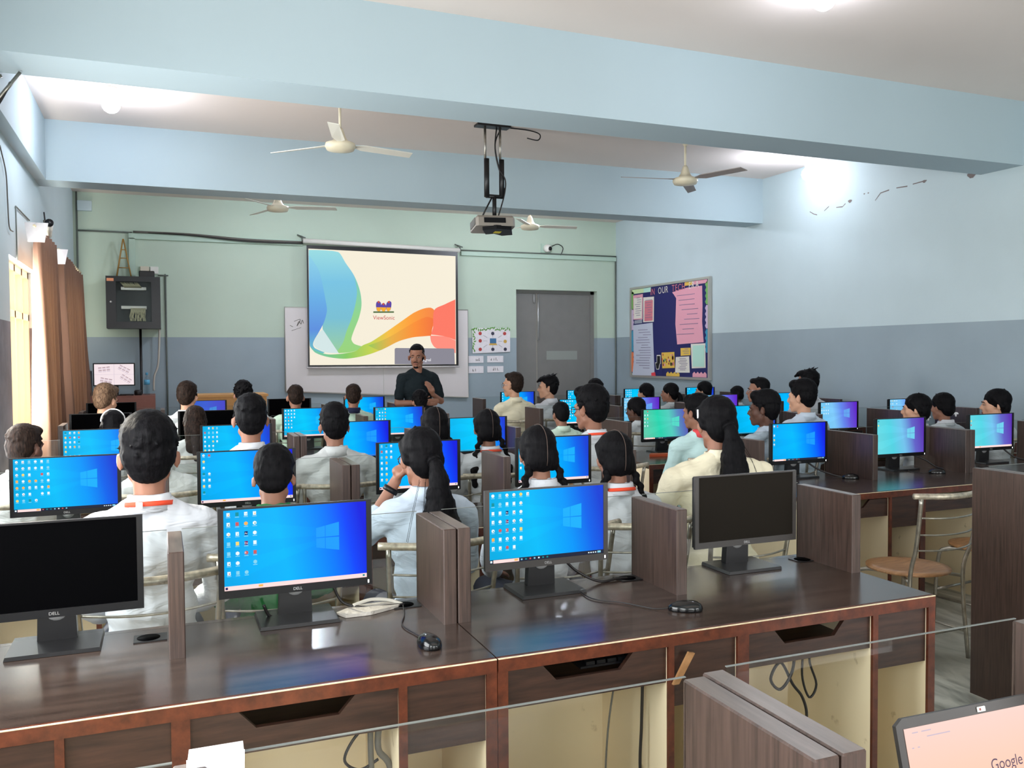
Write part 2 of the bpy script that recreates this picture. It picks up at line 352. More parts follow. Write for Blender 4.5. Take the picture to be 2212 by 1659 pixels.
# cracks and chips in the right wall's plaster
mb=MB()
def crack(pts):
    for i in range(len(pts)-1):
        (y,z),(y2,z2)=pts[i],pts[i+1]; mb.add([(XR-.002,y,z-.006),(XR-.002,y2,z2-.006),(XR-.002,y2,z2+.007),(XR-.002,y,z+.004)],[(0,1,2,3)],'plaster_dark')
flat('plaster_dark',srgb(120,110,108),.9)
crack([(8.55,3.30),(8.48,3.26),(8.42,3.24)]); crack([(8.3,3.27),(8.22,3.31)]); crack([(8.1,3.28),(8.0,3.27),(7.95,3.30)]); crack([(7.5,3.26),(7.42,3.33),(7.3,3.34)]); crack([(7.2,3.345),(7.05,3.335)]); crack([(6.98,3.345),(6.8,3.35)])
for (y,z,r) in ((7.88,3.315,.03),(6.26,3.30,.05),(6.83,3.345,.025),(7.66,3.36,.012),(7.6,3.36,.012)):
    mb.add([(XR-.003,y+r*math.cos(a)*(1+.3*math.sin(3*a)),z+r*.6*math.sin(a)) for a in [k*PI/5 for k in range(10)]],[tuple(range(10))],'plaster_dark')
mb.build('plaster_crack',WR)
# door
d=struct(bpy.data.objects.new('door_1',None)); C.objects.link(d); d.location=(0,YB+.14,0)
mb=MB(); mb.box(DX0,0,0,5.915,.05,DZ-.04,'door_paint'); mb.build('door_leaf',d)
mb=MB(); mb.box(5.93,0,0,6.93,.05,DZ-.04,'door_paint'); mb.box(6.10,-.004,1.49,6.68,0,1.64,'door_patch'); 
flat('door_patch',srgb(142,148,142),.5)
lf=mb.build('door_leaf',d)
mb=MB(); mb.box(DX0,-.02,DZ-.05,DX1,.06,DZ,'door_paint'); mb.box(6.93,-.02,0,DX1,.06,DZ,'door_paint'); mb.build('door_frame',d)
mb=MB(); mb.tube([(5.935,-.03,1.82),(5.935,-.03,2.60)],.014,'silver_logo'); mb.build('door_bolt',d)
mb=MB(); mb.tube([(5.86,-.03,2.46),(5.86,-.03,2.60)],.012,'silver_logo'); mb.build('door_bolt',d)
mb=MB(); mb.tube([(6.03,0,1.02),(6.03,-.05,1.04),(6.03,-.05,1.2),(6.03,0,1.22)],.012,'silver_logo'); mb.build('door_handle',d)
# ------------------------------------------------------------------ wall things (back wall)
def XZ(y): return lambda u,v,w=0:(u,y,v)
# projection screen
ART={
'wing':[(2.077,3.169),(2.515,3.154),(2.63,2.989),(2.756,2.802),(2.843,2.57),(2.864,2.356),(2.823,2.163),(2.745,1.97),(2.701,1.832),(2.743,1.761),(2.872,1.72),(2.785,1.66),(2.655,1.629),(2.506,1.619),(2.269,1.979),(2.27,2.1),(2.2,2.4),(2.15,2.7),(2.076,3.0)],
'edge':[(2.756,2.802),(2.843,2.57),(2.864,2.356),(2.823,2.163),(2.745,1.97),(2.701,1.832),(2.743,1.761),(2.872,1.72),(2.785,1.66),(2.655,1.629),(2.506,1.619),(2.485,1.651),(2.572,1.778),(2.627,1.949),(2.705,2.141),(2.772,2.376),(2.796,2.569)],
'fold':[(2.076,3.096),(2.228,2.85),(2.322,2.39),(2.335,2.264),(2.291,2.095),(2.216,1.947),(2.141,1.82),(2.12,1.747),(2.15,1.694),(2.295,1.631),(2.232,1.606),(2.118,1.663),(2.072,1.736),(2.069,2.26)],
'pale':[(2.269,1.979),(2.506,1.619),(2.316,1.63),(2.171,1.698),(2.126,1.747),(2.145,1.816),(2.216,1.936)],
'ribbon':[(2.872,1.735),(3.003,1.789),(3.224,1.93),(3.448,2.083),(3.674,2.238),(3.78,2.29),(3.857,2.317),(3.92,2.33),(3.971,2.33),(4.01,2.31),(4.028,2.286),(4.034,2.154),(3.991,1.999),(3.967,1.888),(3.852,1.879),(3.67,1.861),(3.445,1.8),(3.221,1.691),(3.001,1.606),(2.783,1.553),(2.569,1.533),(2.316,1.567),(2.149,1.631),(2.072,1.726),(2.15,1.663),(2.316,1.605),(2.485,1.604),(2.655,1.625),(2.785,1.66)],
'ribbonb':[(2.959,1.735),(3.223,1.832),(3.446,1.952),(3.673,2.085),(3.901,2.186),(4.015,2.154),(3.991,1.999),(3.967,1.888),(3.852,1.879),(3.67,1.861),(3.445,1.8),(3.221,1.691),(3.133,1.659)],
'red':[(4.028,2.297),(4.203,2.389),(4.379,2.469),(4.378,1.818),(4.198,1.878),(3.967,1.906),(4.003,2.021)],
'pink':[(3.955,1.888),(4.198,1.878),(4.378,1.811),(4.376,1.61),(4.196,1.655),(4.034,1.7),(3.971,1.789)],
'box':[(3.377,1.68),(3.395,1.695),(4.337,1.684),(4.355,1.666),(4.362,1.431),(3.374,1.441)],
'branch':[(3.046,2.262),(3.372,2.267),(3.372,2.243),(3.045,2.237)],
'bird0':[(3.088,2.349),(3.098,2.403),(3.131,2.425),(3.163,2.4),(3.171,2.34),(3.158,2.275),(3.135,2.261),(3.101,2.274)],
'bird1':[(3.158,2.329),(3.185,2.383),(3.212,2.396),(3.242,2.362),(3.25,2.308),(3.228,2.267),(3.197,2.262),(3.171,2.286)],
'bird2':[(3.246,2.352),(3.265,2.406),(3.3,2.428),(3.331,2.407),(3.33,2.342),(3.312,2.281),(3.281,2.263),(3.255,2.28)]}
def closed(P,n=5,keep=.5):
    out=[];N=len(P)
    for i in range(N):
        a,b,c,d=[Vector(P[(i+k)%N]) for k in (-1,0,1,2)]
        def sharp(p,q,r): 
            u,v=(q-p),(r-q); return u.length<1e-6 or v.length<1e-6 or u.angle(v)>1.0
        t0=Vector((0,0)) if sharp(a,b,c) else (c-a)*.5*min(1,(c-b).length/max(1e-6,(b-a).length)*1.0)
        t1=Vector((0,0)) if sharp(b,c,d) else (d-b)*.5*min(1,(c-b).length/max(1e-6,(d-c).length))
        for k in range(n):
            t=k/n; h=(2*t**3-3*t**2+1)*b+(t**3-2*t**2+t)*t0+(-2*t**3+3*t**2)*c+(t**3-t**2)*t1; out.append((h.x,h.y))
    return out
for _k in ('wing','edge','fold','pale','ribbon','ribbonb','red','pink','bird0','bird1','bird2'): ART[_k]=closed(ART[_k])
def rampmat(name,axis,stops,lo,hi,k=.85):
    m=emat(name,(0,0,0,1),k); nt=m.node_tree; b=nt.nodes['Principled BSDF']
    tc=nt.nodes.new('ShaderNodeTexCoord'); sp=nt.nodes.new('ShaderNodeSeparateXYZ'); mr=nt.nodes.new('ShaderNodeMapRange'); mr.inputs['From Min'].default_value=lo; mr.inputs['From Max'].default_value=hi
    r=nt.nodes.new('ShaderNodeValToRGB'); el=r.color_ramp.elements; el[0].position=0; el[0].color=stops[0][1]; el[1].position=1; el[1].color=stops[-1][1]
    for p,c in stops[1:-1]: e=el.new(p); e.color=c
    L=nt.links.new; L(tc.outputs['Object'],sp.inputs[0]); L(sp.outputs[axis],mr.inputs['Value']); L(mr.outputs[0],r.inputs['Fac']); L(r.outputs['Color'],b.inputs['Emission Color'])
K=.95
emat('proj_white',srgb(240,232,212),K)
rampmat('proj_wing','Z',[(0,srgb(150,200,150)),(.35,srgb(118,186,206)),(.7,srgb(118,190,220)),(1,srgb(150,214,220))],1.6,3.17,K)
rampmat('proj_edge','Z',[(0,srgb(150,205,120)),(.5,srgb(140,206,140)),(1,srgb(120,195,190))],1.6,2.85,K)
rampmat('proj_fold','Z',[(0,srgb(110,190,190)),(.25,srgb(92,140,216)),(.6,srgb(104,172,224)),(1,srgb(140,205,225))],1.6,3.1,K)
emat('proj_pale',srgb(206,224,224),K)
rampmat('proj_ribbon','X',[(0,srgb(110,190,170)),(.28,srgb(130,196,100)),(.48,srgb(190,206,80)),(.62,srgb(240,186,70)),(.8,srgb(246,156,60)),(1,srgb(240,130,70))],2.07,4.03,K)
rampmat('proj_ribbonb','X',[(0,srgb(140,196,90)),(.35,srgb(226,170,70)),(.7,srgb(244,140,56)),(1,srgb(236,112,62))],2.95,4.03,K)
emat('proj_red',srgb(246,120,100),K); emat('proj_pink',srgb(248,140,124),K); emat('proj_box',srgb(150,148,160),K*.8)
emat('proj_branch',srgb(84,110,70),K); emat('proj_logo_red',srgb(196,52,66),K); emat('proj_purple',srgb(92,70,160),K); emat('proj_orange',srgb(240,170,50),K); emat('proj_beak',srgb(200,80,50),K); emat('proj_text_white',srgb(236,236,240),K)
ps=thing('projection_screen','pulled down projection screen with a blue, green and orange ribbon picture above the whiteboard','projection screen',(3.23,13.3,1.41))
def T(ob_loc): 
    return Matrix.Translation(-Vector(ob_loc))
psl=(3.23,13.3,1.41)
mb=MB(); mb.T=T(psl); mb.box(2.045,13.30,1.41,4.425,13.306,3.24,'black_metal'); mb.build('black_border',ps)
mb=MB(); 
yy=13.298
mb.poly([(2.068,yy,1.440),(4.385,yy,1.432),(4.389,yy,3.16),(2.071,yy,3.188)],'proj_white')
for i,(k,m) in enumerate((('wing','proj_wing'),('edge','proj_edge'),('fold','proj_fold'),('pale','proj_pale'),('ribbon','proj_ribbon'),('ribbonb','proj_ribbonb'),('red','proj_red'),('pink','proj_pink'),('box','proj_box'),('branch','proj_branch'))):
    mb.poly([(u,yy-.0004*(i+1),v) for u,v in ART[k]],m)
for k in range(3):
    P=ART['bird%d'%k]; cx=sum(p[0] for p in P)/len(P); 
    mb.poly([(u,yy-.0048,v) for u,v in P],'proj_purple')
    mb.poly([(cx+(u-cx)*.9,yy-.0052,min(v,2.325)) for u,v in P],'proj_orange')
    zt=max(p[1] for p in P); mb.poly([(cx+.016*math.cos(a),yy-.0056,zt-.02+.017*math.sin(a)) for a in [j*PI/4 for j in range(8)]],'proj_beak')
text(mb,'ViewSonic',.062,lambda u,v:(3.04+u,yy-.0048,2.135+v),'proj_logo_red',.93)
text(mb,'No Signal',.06,lambda u,v:(3.72+u,yy-.0048,1.47+v),'proj_text_white')
me=mb.mesh('screen_fabric')
bm=bmesh.new(); bm.from_mesh(me); bmesh.ops.triangulate(bm,faces=bm.faces); bm.to_mesh(me); bm.free()
o=bpy.data.objects.new('screen_picture',me); C.objects.link(o); o.parent=ps; o.location=-Vector(psl)
mb=MB(); mb.T=T(psl); mb.tube([(1.995,13.32,3.305),(4.465,13.32,3.255)],.036,'white_paint',12); mb.build('roller_casing',ps)
mb=MB(); mb.T=T(psl); mb.tube([(2.03,13.3,1.40),(4.44,13.3,1.395)],.014,'whiteboard_surface',8); mb.build('bottom_bar',ps)
for x,z in ((1.985,3.33),(4.47,3.29)):
    mb=MB(); mb.T=T(psl); mb.tube([(x,13.43,z+.05),(x,13.32,z+.03),(x,13.3,z-.03)],.014,'pipe_dark'); mb.tube([(x-.06,13.4,z+.07),(x+.05,13.33,z+.02)],.01,'pipe_dark'); mb.build('hanging_hook',ps)
wb=thing('whiteboard','large white wall board hanging behind and below the projection screen','whiteboard',(3.17,13.4,.9))
mb=MB(); mb.T=T((3.17,13.4,.9)); mb.prism([(1.72,1.045),(4.62,.893),(4.62,2.306),(1.725,2.309)],lambda u,v,w:(u,13.39+.03*w,v),'whiteboard_surface'); mb.box(3.215,13.388,.97,3.222,13.39,1.40,'alu'); wbo=mb.build('board',wb,fix=True)
mb=MB(); mb.T=T((3.17,13.4,.9)); mb.tube([(1.72,13.395,1.045),(4.62,13.395,.893),(4.62,13.395,2.306),(1.725,13.395,2.309),(1.72,13.395,1.045)],.012,'alu',6); mb.build('frame',wb)
mb=MB(); mb.T=T((3.17,13.4,.9))
mb.tube([(1.80+.0,13.386,2.04),(1.84,13.386,2.02)],.004,'cable_grey',4); mb.tube(smoothpath([(1.86,13.386,2.10),(1.95,13.386,2.13),(1.90,13.386,2.03),(1.93,13.386,2.1),(1.96,13.386,2.06),(1.98,13.386,2.12),(2.0,13.386,2.07)]),.004,'cable_grey',4); mb.tube([(1.82,13.386,1.96),(1.96,13.386,2.01)],.003,'cable_grey',4)
mb.build('marker_writing',wb)
# poster with leaf border + four cards
pt=thing('poster','white poster of laptop drawing and small icons with green leaf border beside the door','poster',(5.04,13.43,1.6))
mb=MB(); mb.T=T((5.04,13.43,1.6)); mb.prism([(4.71,1.605),(5.368,1.628),(5.37,2.012),(4.703,2.023)],lambda u,v,w:(u,13.42+.01*w,v),'paper_white'); mb.build('sheet',pt,fix=True)
flat('leaf_green',srgb(90,150,60),.7); flat('ink_blue',srgb(60,110,150),.6); flat('ink_red',srgb(176,60,56),.6); flat('ink_dark',srgb(50,50,70),.6); flat('ink_gold',srgb(200,160,70),.6)
mb=MB(); mb.T=T((5.04,13.43,1.6))
for i in range(30):
    if i<20: x,z=4.71+i*.034,2.005+random.uniform(-.02,.02)
    else: x,z=4.73+random.uniform(-.015,.02),1.99-(i-20)*.038
    a=random.uniform(0,PI); mb.poly([(x+.032*math.cos(a),13.417,z+.032*math.sin(a)),(x+.012*math.cos(a+PI/2),13.416,z+.012*math.sin(a+PI/2)),(x-.032*math.cos(a),13.417,z-.032*math.sin(a)),(x-.012*math.cos(a+PI/2),13.416,z-.012*math.sin(a+PI/2))],'leaf_green')
mb.build('leaf_border',pt)
mb=MB(); mb.T=T((5.04,13.43,1.6))
mb.box(5.01,13.415,1.77,5.12,13.42,1.85,'ink_blue'); mb.poly([(4.99,13.416,1.74),(5.14,13.416,1.74),(5.12,13.416,1.768),(5.01,13.416,1.768)],'ink_gold')
for x,z,m in ((4.84,1.93,'ink_red'),(5.06,1.93,'ink_dark'),(5.27,1.93,'ink_red'),(4.84,1.81,'ink_red'),(5.28,1.80,'ink_gold'),(4.84,1.67,'ink_red'),(5.06,1.67,'ink_dark'),(5.28,1.67,'ink_dark')):
    mb.poly([(x+.03*math.cos(a),13.416,z+.03*math.sin(a)) for a in [k*PI/4 for k in range(8)]],m)
    mb.tube([(x*.75+5.065*.25,13.417,z*.75+1.81*.25),(x*.45+5.065*.55,13.417,z*.45+1.81*.55)],.002,'cable_grey',4)
mb.build('drawing',pt)
for (x0,z0,x1,z1,w) in ((4.64,1.45,4.90,1.563,'upper left'),(4.965,1.455,5.25,1.563,'upper right'),(4.64,1.282,4.90,1.397,'lower left'),(4.965,1.29,5.25,1.393,'lower right')):
    mb=MB(); mb.box(x0,13.43,z0,x1,13.438,z1,'paper_white')
    for k in range(5): 
        xx=x0+.06+random.random()*.14; mb.box(xx,13.4285,z0+.03,xx+.008,13.43,z0+.03+random.random()*.05,'cable_grey')
    o=mb.build('wall_card'); tag(o,'small white card on grey wall below the poster, %s of the four'%w,'card','cards below the poster')
# trunking and conduits
o=MB(); o.box(-.40,13.39,3.24,2.0,13.44,3.32,'trunking'); o.box(-.40,13.39,2.70,-.32,13.44,3.25,'trunking'); o.box(4.52,13.39,3.19,7.35,13.44,3.255,'trunking')
tag(o.build('cable_trunking'),'pale green cable trunking running high along the back wall','trunking')
o=MB(); o.tube([(-1.06,13.42,3.33),(-.36,13.42,3.33)],.012,'pipe_dark'); o.tube([(-1.05,13.42,3.86),(-1.05,13.42,1.9)],.012,'pipe_dark'); tag(o.build('conduit_pipe'),'dark thin conduit pipe in the left corner of the back wall','pipe')
o=MB(); o.tube(smoothpath([(-.34,13.37,3.335),(.4,13.36,3.33),(1.2,13.35,3.29),(2.0,13.35,3.285)]),.016,'cable_grey'); o.tube(smoothpath([(-.34,13.37,3.335),(.4,13.35,3.32),(1.2,13.34,3.265),(2.0,13.34,3.27)]),.012,'cable_black'); tag(o.build('cable_bundle'),'brown cable bundle sagging along the trunking left of the projection screen','cable')
o=MB(); o.tube([(4.5,13.38,3.27),(7.34,13.38,3.27)],.01,'pipe_dark'); o.tube([(7.345,13.41,3.27),(7.345,13.41,0)],.012,'pipe_dark'); tag(o.build('conduit_pipe'),'dark thin conduit pipe running from the projection screen down the right corner','pipe')
o=MB(); o.tube([(.07,13.42,2.76),(.07,13.42,.0)],.012,'pipe_dark'); o.tube([(-.03,13.42,2.74),(.11,13.42,2.74)],.01,'pipe_dark'); tag(o.build('conduit_pipe'),'thin vertical conduit pipe right of the black network cabinet','pipe')
o=MB(); o.tube([(-.27,13.38,1.98),(-.27,13.38,.0)],.017,'cable_black'); tag(o.build('cable_bundle'),'black cable bundle dropping from the network cabinet down the wall','cable')
o=MB(); o.tube(smoothpath([(-.02,13.3,1.98),(-.03,13.32,1.7),(-.05,13.33,1.45),(-.10,13.33,1.3),(-.11,13.33,1.1)]),.014,'cable_white'); tag(o.build('hanging_wire'),'white cable hanging below the network cabinet beside the bottle','cable')
# network cabinet
nl=(-.34,13.2,1.97); nc=thing('network_cabinet','black glass fronted network cabinet fixed high on the back wall','network cabinet',nl)
mb=MB(); mb.T=T(nl); x0,x1,z0,z1=-.685,0.0,1.97,2.68; fy=13.0
mb.box(x0,fy+.03,z0,x0+.02,13.43,z1,'black_metal'); mb.box(x1-.02,fy+.03,z0,x1,13.43,z1,'black_metal'); mb.box(x0,fy+.03,z0,x1,13.43,z0+.02,'black_metal'); mb.box(x0,fy+.03,z1-.02,x1,13.43,z1,'black_metal'); mb.box(x0,13.35,z0,x1,13.36,z1,'black_metal'); mb.build('housing',nc)
mb=MB(); mb.T=T(nl); gx0,gx1,gz0,gz1=-.56,-.115,2.06,2.61
mb.box(x0,fy,z0,gx0,fy+.03,z1,'black_metal'); mb.box(gx1,fy,z0,x1,fy+.03,z1,'black_metal'); mb.box(gx0,fy,z0,gx1,fy+.03,gz0,'black_metal'); mb.box(gx0,fy,gz1,gx1,fy+.03,z1,'black_metal')
dr=mb.build('door',nc)
mb=MB(); mb.T=T(nl); mb.box(gx0,fy+.012,gz0,gx1,fy+.016,gz1,'clear_glass'); mb.build('pane',dr)
mb=MB(); mb.T=T(nl); mb.tube([(-.625,fy,2.33),(-.625,fy-.012,2.33)],.014,'silver_logo',12); mb.build('lock',dr)
flat('bar_sticker',srgb(226,150,110),.5); mb=MB(); mb.T=T(nl); mb.box(-.672,fy-.003,2.61,-.585,fy,2.65,'bar_sticker'); mb.build('sticker',dr)
for z in (2.50,2.24):
    mb=MB(); mb.T=T(nl); mb.box(-.50,fy+.08,z,-.18,fy+.2,z+.04,'white_paint'); mb.build('patch_panel',nc)
mb=MB(); mb.T=T(nl)
for i in range(22):
    x=-.45+i*.010; mb.tube([(x,fy+.08,2.53),(x-.02,fy+.05,2.56),(x-.05+random.uniform(-.01,.01),fy+.06,2.60)],.004,'patch_cable',5)
for i in range(24):
    x=-.38+i*.008; mb.tube(smoothpath([(x,fy+.08,2.25),(x,fy+.05,2.2),(x+random.uniform(-.02,.02),fy+.055,2.13),(x+random.uniform(-.02,.02),fy+.06,2.07)],3),.004,'patch_cable',5)
flat('patch_cable',srgb(190,184,150),.6)
mb.build('patch_cables',nc)
# little ladder model and box on cabinet
o=MB(); a=(-.467,13.3,3.22)
for sx in (-.56,-.372):
    for dy in (-.06,.06): o.tube([(sx,13.3+dy,2.683),(a[0]+(sx-a[0])*.03,13.3+dy*.1,3.22)],.009,'bamboo',6)
for t in (.25,.5,.72):
    w=.094*(1-t); z=2.683+.537*t; o.tube([(-.467-w,13.3-.06*(1-t),z),(-.467+w,13.3-.06*(1-t),z)],.007,'bamboo',6)
tag(o.build('bamboo_tower'),'small bamboo stick tower standing on the network cabinet','model')
o=MB(); o.bbox(-.27,13.1,2.681,-.07,13.3,2.77,'cable_black',.01); tag(o.build('power_adapter'),'dark power adapter box lying on the network cabinet','adapter')
o=MB(); o.bbox(-.26,13.40,2.76,-.14,13.44,2.86,'beige_plastic',.006); tag(o.build('switch_box'),'cream switch box on the wall above the network cabinet, left one','switch box')
o=MB(); o.bbox(-.13,13.40,2.76,-.02,13.44,2.86,'white_paint',.006); tag(o.build('switch_box'),'white switch box on the wall above the network cabinet, right one','switch box')
o=MB(); o.bbox(-1.04,13.38,3.60,-.86,13.44,3.74,'wall_upper',.006); tag(o.build('junction_box'),'pale junction box high in the left corner under the beam','junction box')
# dome camera back wall
o=thing('dome_camera','white dome security camera with cable loop above the door','camera',(6.04,13.44,3.36))
mb=MB(); mb.box(-.1,-.02,-.07,.08,0,.08,'trunking'); mb.build('base_plate',o); mb=MB(); mb.ell((0,-.06,0),(.075,.07,.07),'white_paint'); mb.build('camera_housing',o)
mb=MB(); mb.ell((.02,-.12,-.01),(.035,.02,.035),'black_plastic'); mb.build('lens',o); mb=MB(); mb.tube(smoothpath([(.07,-.02,.03),(.2,-.03,.08),(.3,-.03,.02),(.26,-.02,-.1)]),.007,'cable_black',6); mb.build('cable',o)
# low cabinet, television, bottle
o=thing('low_cabinet','brown low cabinet against the back wall under the network cabinet','cabinet',(-.55,12.9,0))
mb=MB(); mb.box(-.50,-.28,0,.46,.28,1.065,'cabinet_brown'); mb.build('body',o)
for a,b in ((-.48,-.02),(.0,.44)):
    mb=MB(); mb.box(a,-.3,.05,b,-.28,1.03,'cabinet_brown'); q=mb.build('door',o); mb=MB(); mb.tube([(b-.04,-.31,.55),(b-.04,-.31,.65)],.006,'steel'); mb.build('handle',q)
o=thing('television','flat screen on low cabinet showing a pale grid of camera pictures','television',(-.59,12.75,1.065))
mb=MB(); mb.box(-.255,-.02,.13,.255,.03,.435,'black_plastic'); mb.build('bezel',o)
emat('cctv_pale',srgb(238,222,226),.95); emat('cctv_dark',srgb(150,120,130),.95); emat('cctv_mid',srgb(205,190,205),.95)
mb=MB(); mb.box(-.24,-.024,.145,.24,-.02,.42,'cctv_pale')
for (x,z,a) in ((-.12,.35,.1),(.12,.35,-.5),(-.1,.2,-.2),(.14,.22,-.6)):
    for k in range(4):
        c,s=math.cos(a),math.sin(a); 
        for j in range(3):
            px,pz=x+(j-1)*.05*c-(k-1.5)*.018*-s,z+(j-1)*.05*s-(k-1.5)*.018*c
            mb.poly([(px-.02*c,-.0245,pz-.02*s-.005),(px+.02*c,-.0245,pz+.02*s-.005),(px+.02*c,-.0245,pz+.02*s+.004),(px-.02*c,-.0245,pz-.02*s+.004)],('cctv_dark','cctv_mid')[k%2])
mb.box(-.002,-.0246,.145,.002,-.0242,.42,'cctv_mid'); mb.box(-.24,-.0246,.281,.24,-.0242,.284,'cctv_mid'); mb.build('screen',o)
mb=MB(); mb.box(-.05,.0,.0,.05,.03,.15,'black_plastic'); mb.box(-.14,-.08,0,.14,.09,.012,'black_plastic'); mb.build('stand',o)
o=thing('water_bottle','clear plastic water bottle with blue label on the low cabinet','bottle',(-.19,12.72,1.066))
mb=MB(); mb.lathe([(.034,0),(.036,.02),(.035,.13),(.036,.15),(.036,.2),(.030,.225),(.013,.255),(.013,.27)],'bottle_plastic',n=16); mb.build('bottle_body',o)
mb=MB(); mb.lathe([(.037,.14),(.037,.205)],'bottle_blue',n=16); mb.build('label',o); mb=MB(); mb.lathe([(.016,.27),(.016,.3),(.0155,.302)],'bottle_blue',n=12); mb.build('cap',o)
o=MB(); o.lathe([(.045,0),(.05,.02),(.05,.055),(.04,.07)],'cable_black',(-.30,12.70,1.066),16); tag(o.build('small_speaker'),'small round black speaker beside the water bottle','speaker')
o=MB(); o.bbox(-1.02,12.62,1.066,-.87,12.95,1.40,'black_plastic',.01); o.box(-1.0,12.617,1.33,-.89,12.62,1.345,'cable_white'); tag(o.build('computer_tower'),'black computer tower half hidden by the curtain beside the television','computer')
o=MB(); o.tube(smoothpath([(-.5,12.62,1.075),(-.42,12.58,1.08),(-.36,12.6,1.078),(-.4,12.66,1.08),(-.52,12.66,1.08)]),.008,'cable_black',6); tag(o.build('cable'),'tangled black cable lying on the low cabinet','cable')
# tan lectern table
o=thing('teacher_table','tan wooden teacher table at the front below the wall','table',(.75,11.7,0))
mb=MB(); mb.box(-.5,-.3,1.07,.5,.3,1.10,'tan_wood'); mb.build('tabletop',o); mb=MB(); mb.box(-.48,-.28,.05,.48,-.25,1.07,'tan_wood'); mb.build('front_panel',o)
for x in (-.48,.45): mb=MB(); mb.box(x,-.25,0,x+.03,.28,1.07,'tan_wood'); mb.build('side_panel',o)
# bullet camera, curtains on left wall
o=thing('bullet_camera','white bullet security camera on bracket above the left curtain','camera',(XL,9.35,2.6))
mb=MB(); mb.tube([(.0,0,.0),(.06,-.05,.02),(.10,-.2,.12)],.018,'white_paint'); mb.build('bracket',o)
mb=MB(); mb.tube([(.13,-.12,.12),(.17,-.36,.20)],.035,'white_paint',12); q=mb.build('camera_housing',o); mb=MB(); mb.tube([(.17,-.36,.20),(.173,-.38,.206)],.036,'black_plastic',12); mb.build('lens',o)
def curtain(y0,y1,zt0,zt1,zb,xo,amp,n,label,ph=0,flare=0):
    o=thing('curtain',label,'curtain',(XL+xo,(y0+y1)/2,0),0,'brown curtains on the left wall')
    vs=[];fs=[];N=n*10;M=14
    for j in range(M+1):
        t=j/M
        for i in range(N+1):
            u=i/N; y=y0+(y1-y0)*u; y+=flare*t*u
            zt=zt0+(zt1-zt0)*u; z=zt+(zb-zt)*t
            a=amp*(.45+.8*t)
            x=a*math.sin(u*n*2*PI+ph+.6*math.sin(t*3+u*5))+.3*a*math.sin(u*n*5.3+t*2)
            vs.append((x,y-(y0+y1)/2+.3*a*math.cos(u*n*2*PI+1.),z))
    for j in range(M):
        for i in range(N): k=j*(N+1)+i; fs.append((k,k+1,k+N+2,k+N+1))
    mb=MB(); mb.add(vs,fs,'curtain_cloth',True); c=mb.build('cloth',o); sm=c.modifiers.new('s','SOLIDIFY'); sm.thickness=.002
    return o
c1=curtain(8.3,9.62,2.71,2.66,.45,.14,.062,8,'brown curtain hanging nearest on left window below the bullet camera',0,.05)
c2=curtain(10.0,12.45,2.67,2.62,.45,.15,.072,13,'brown curtain hanging further back, near the corner of the left wall',1,.25)
for c,y in ((c1,8.42),(c2,10.1)):
    mb=MB(); cy=c.location.y; cx=c.location.x; x0,x1,z0,z1,yt=(-1.035,-.86,2.54,2.70,8.24) if c is c1 else (-1.0,-.86,2.52,2.67,9.9); mb.prism([(x0+.02,z0),(x1-.03,z0),(x1,z1),(x0,z1)],lambda u,v,w:(u-cx,yt-cy+.01*w,v),'paper_white'); mb.build('header_tab',c,fix=True)
    mb=MB(); L=1.4 if c is c1 else 2.5; mb.tube([(0,-L/2-.05,2.67),(0,L/2+.05,2.67)],.012,'window_frame'); mb.build('rod',c)
o=MB(); o.tube(smoothpath([(XL+.03,9.9,2.95),(XL+.03,10.1,2.85),(XL+.03,10.25,2.78),(XL+.03,10.25,2.62)]),.01,'cable_grey',6); o.tube(smoothpath([(XL+.02,10.0,3.05),(XL+.03,10.05,2.9),(XL+.03,10.25,2.78)]),.008,'cable_black',6); tag(o.build('hanging_wire'),'loose dark cable on the left wall above the second curtain','cable')
o=MB(); o.tube([(XL+.01,9.0,2.82),(XL+.01,8.2,2.82),(XL+.01,8.2,2.35)],.006,'pipe_dark',6); tag(o.build('hanging_wire'),'thin dark wire running in a corner shape beside the bullet camera','cable')
o=MB(); o.tube(smoothpath([(XL+.015,7.45,3.15),(XL+.015,7.7,3.0),(XL+.015,7.75,2.8),(XL+.015,7.8,2.6),(XL+.02,7.95,2.58)]),.005,'cable_grey',6); tag(o.build('hanging_wire'),'thin loose wire dangling high on the left wall under the ledge','cable')
# rods + cable under near beam
o=MB(); o.tube([(-.86,6.05,3.27),(-.98,6.05,3.2)],.012,'steel',4); o.tube([(-.75,5.95,3.27),(-.86,5.9,3.09)],.012,'steel',4); o.tube(smoothpath([(-.80,5.93,3.2),(-.88,5.88,3.02),(-.98,5.8,2.9),(-1.08,5.7,2.72)]),.009,'cable_black',6); tag(o.build('hanging_conduit'),'cut conduit ends and a black cable hanging under the nearest beam','pipe')
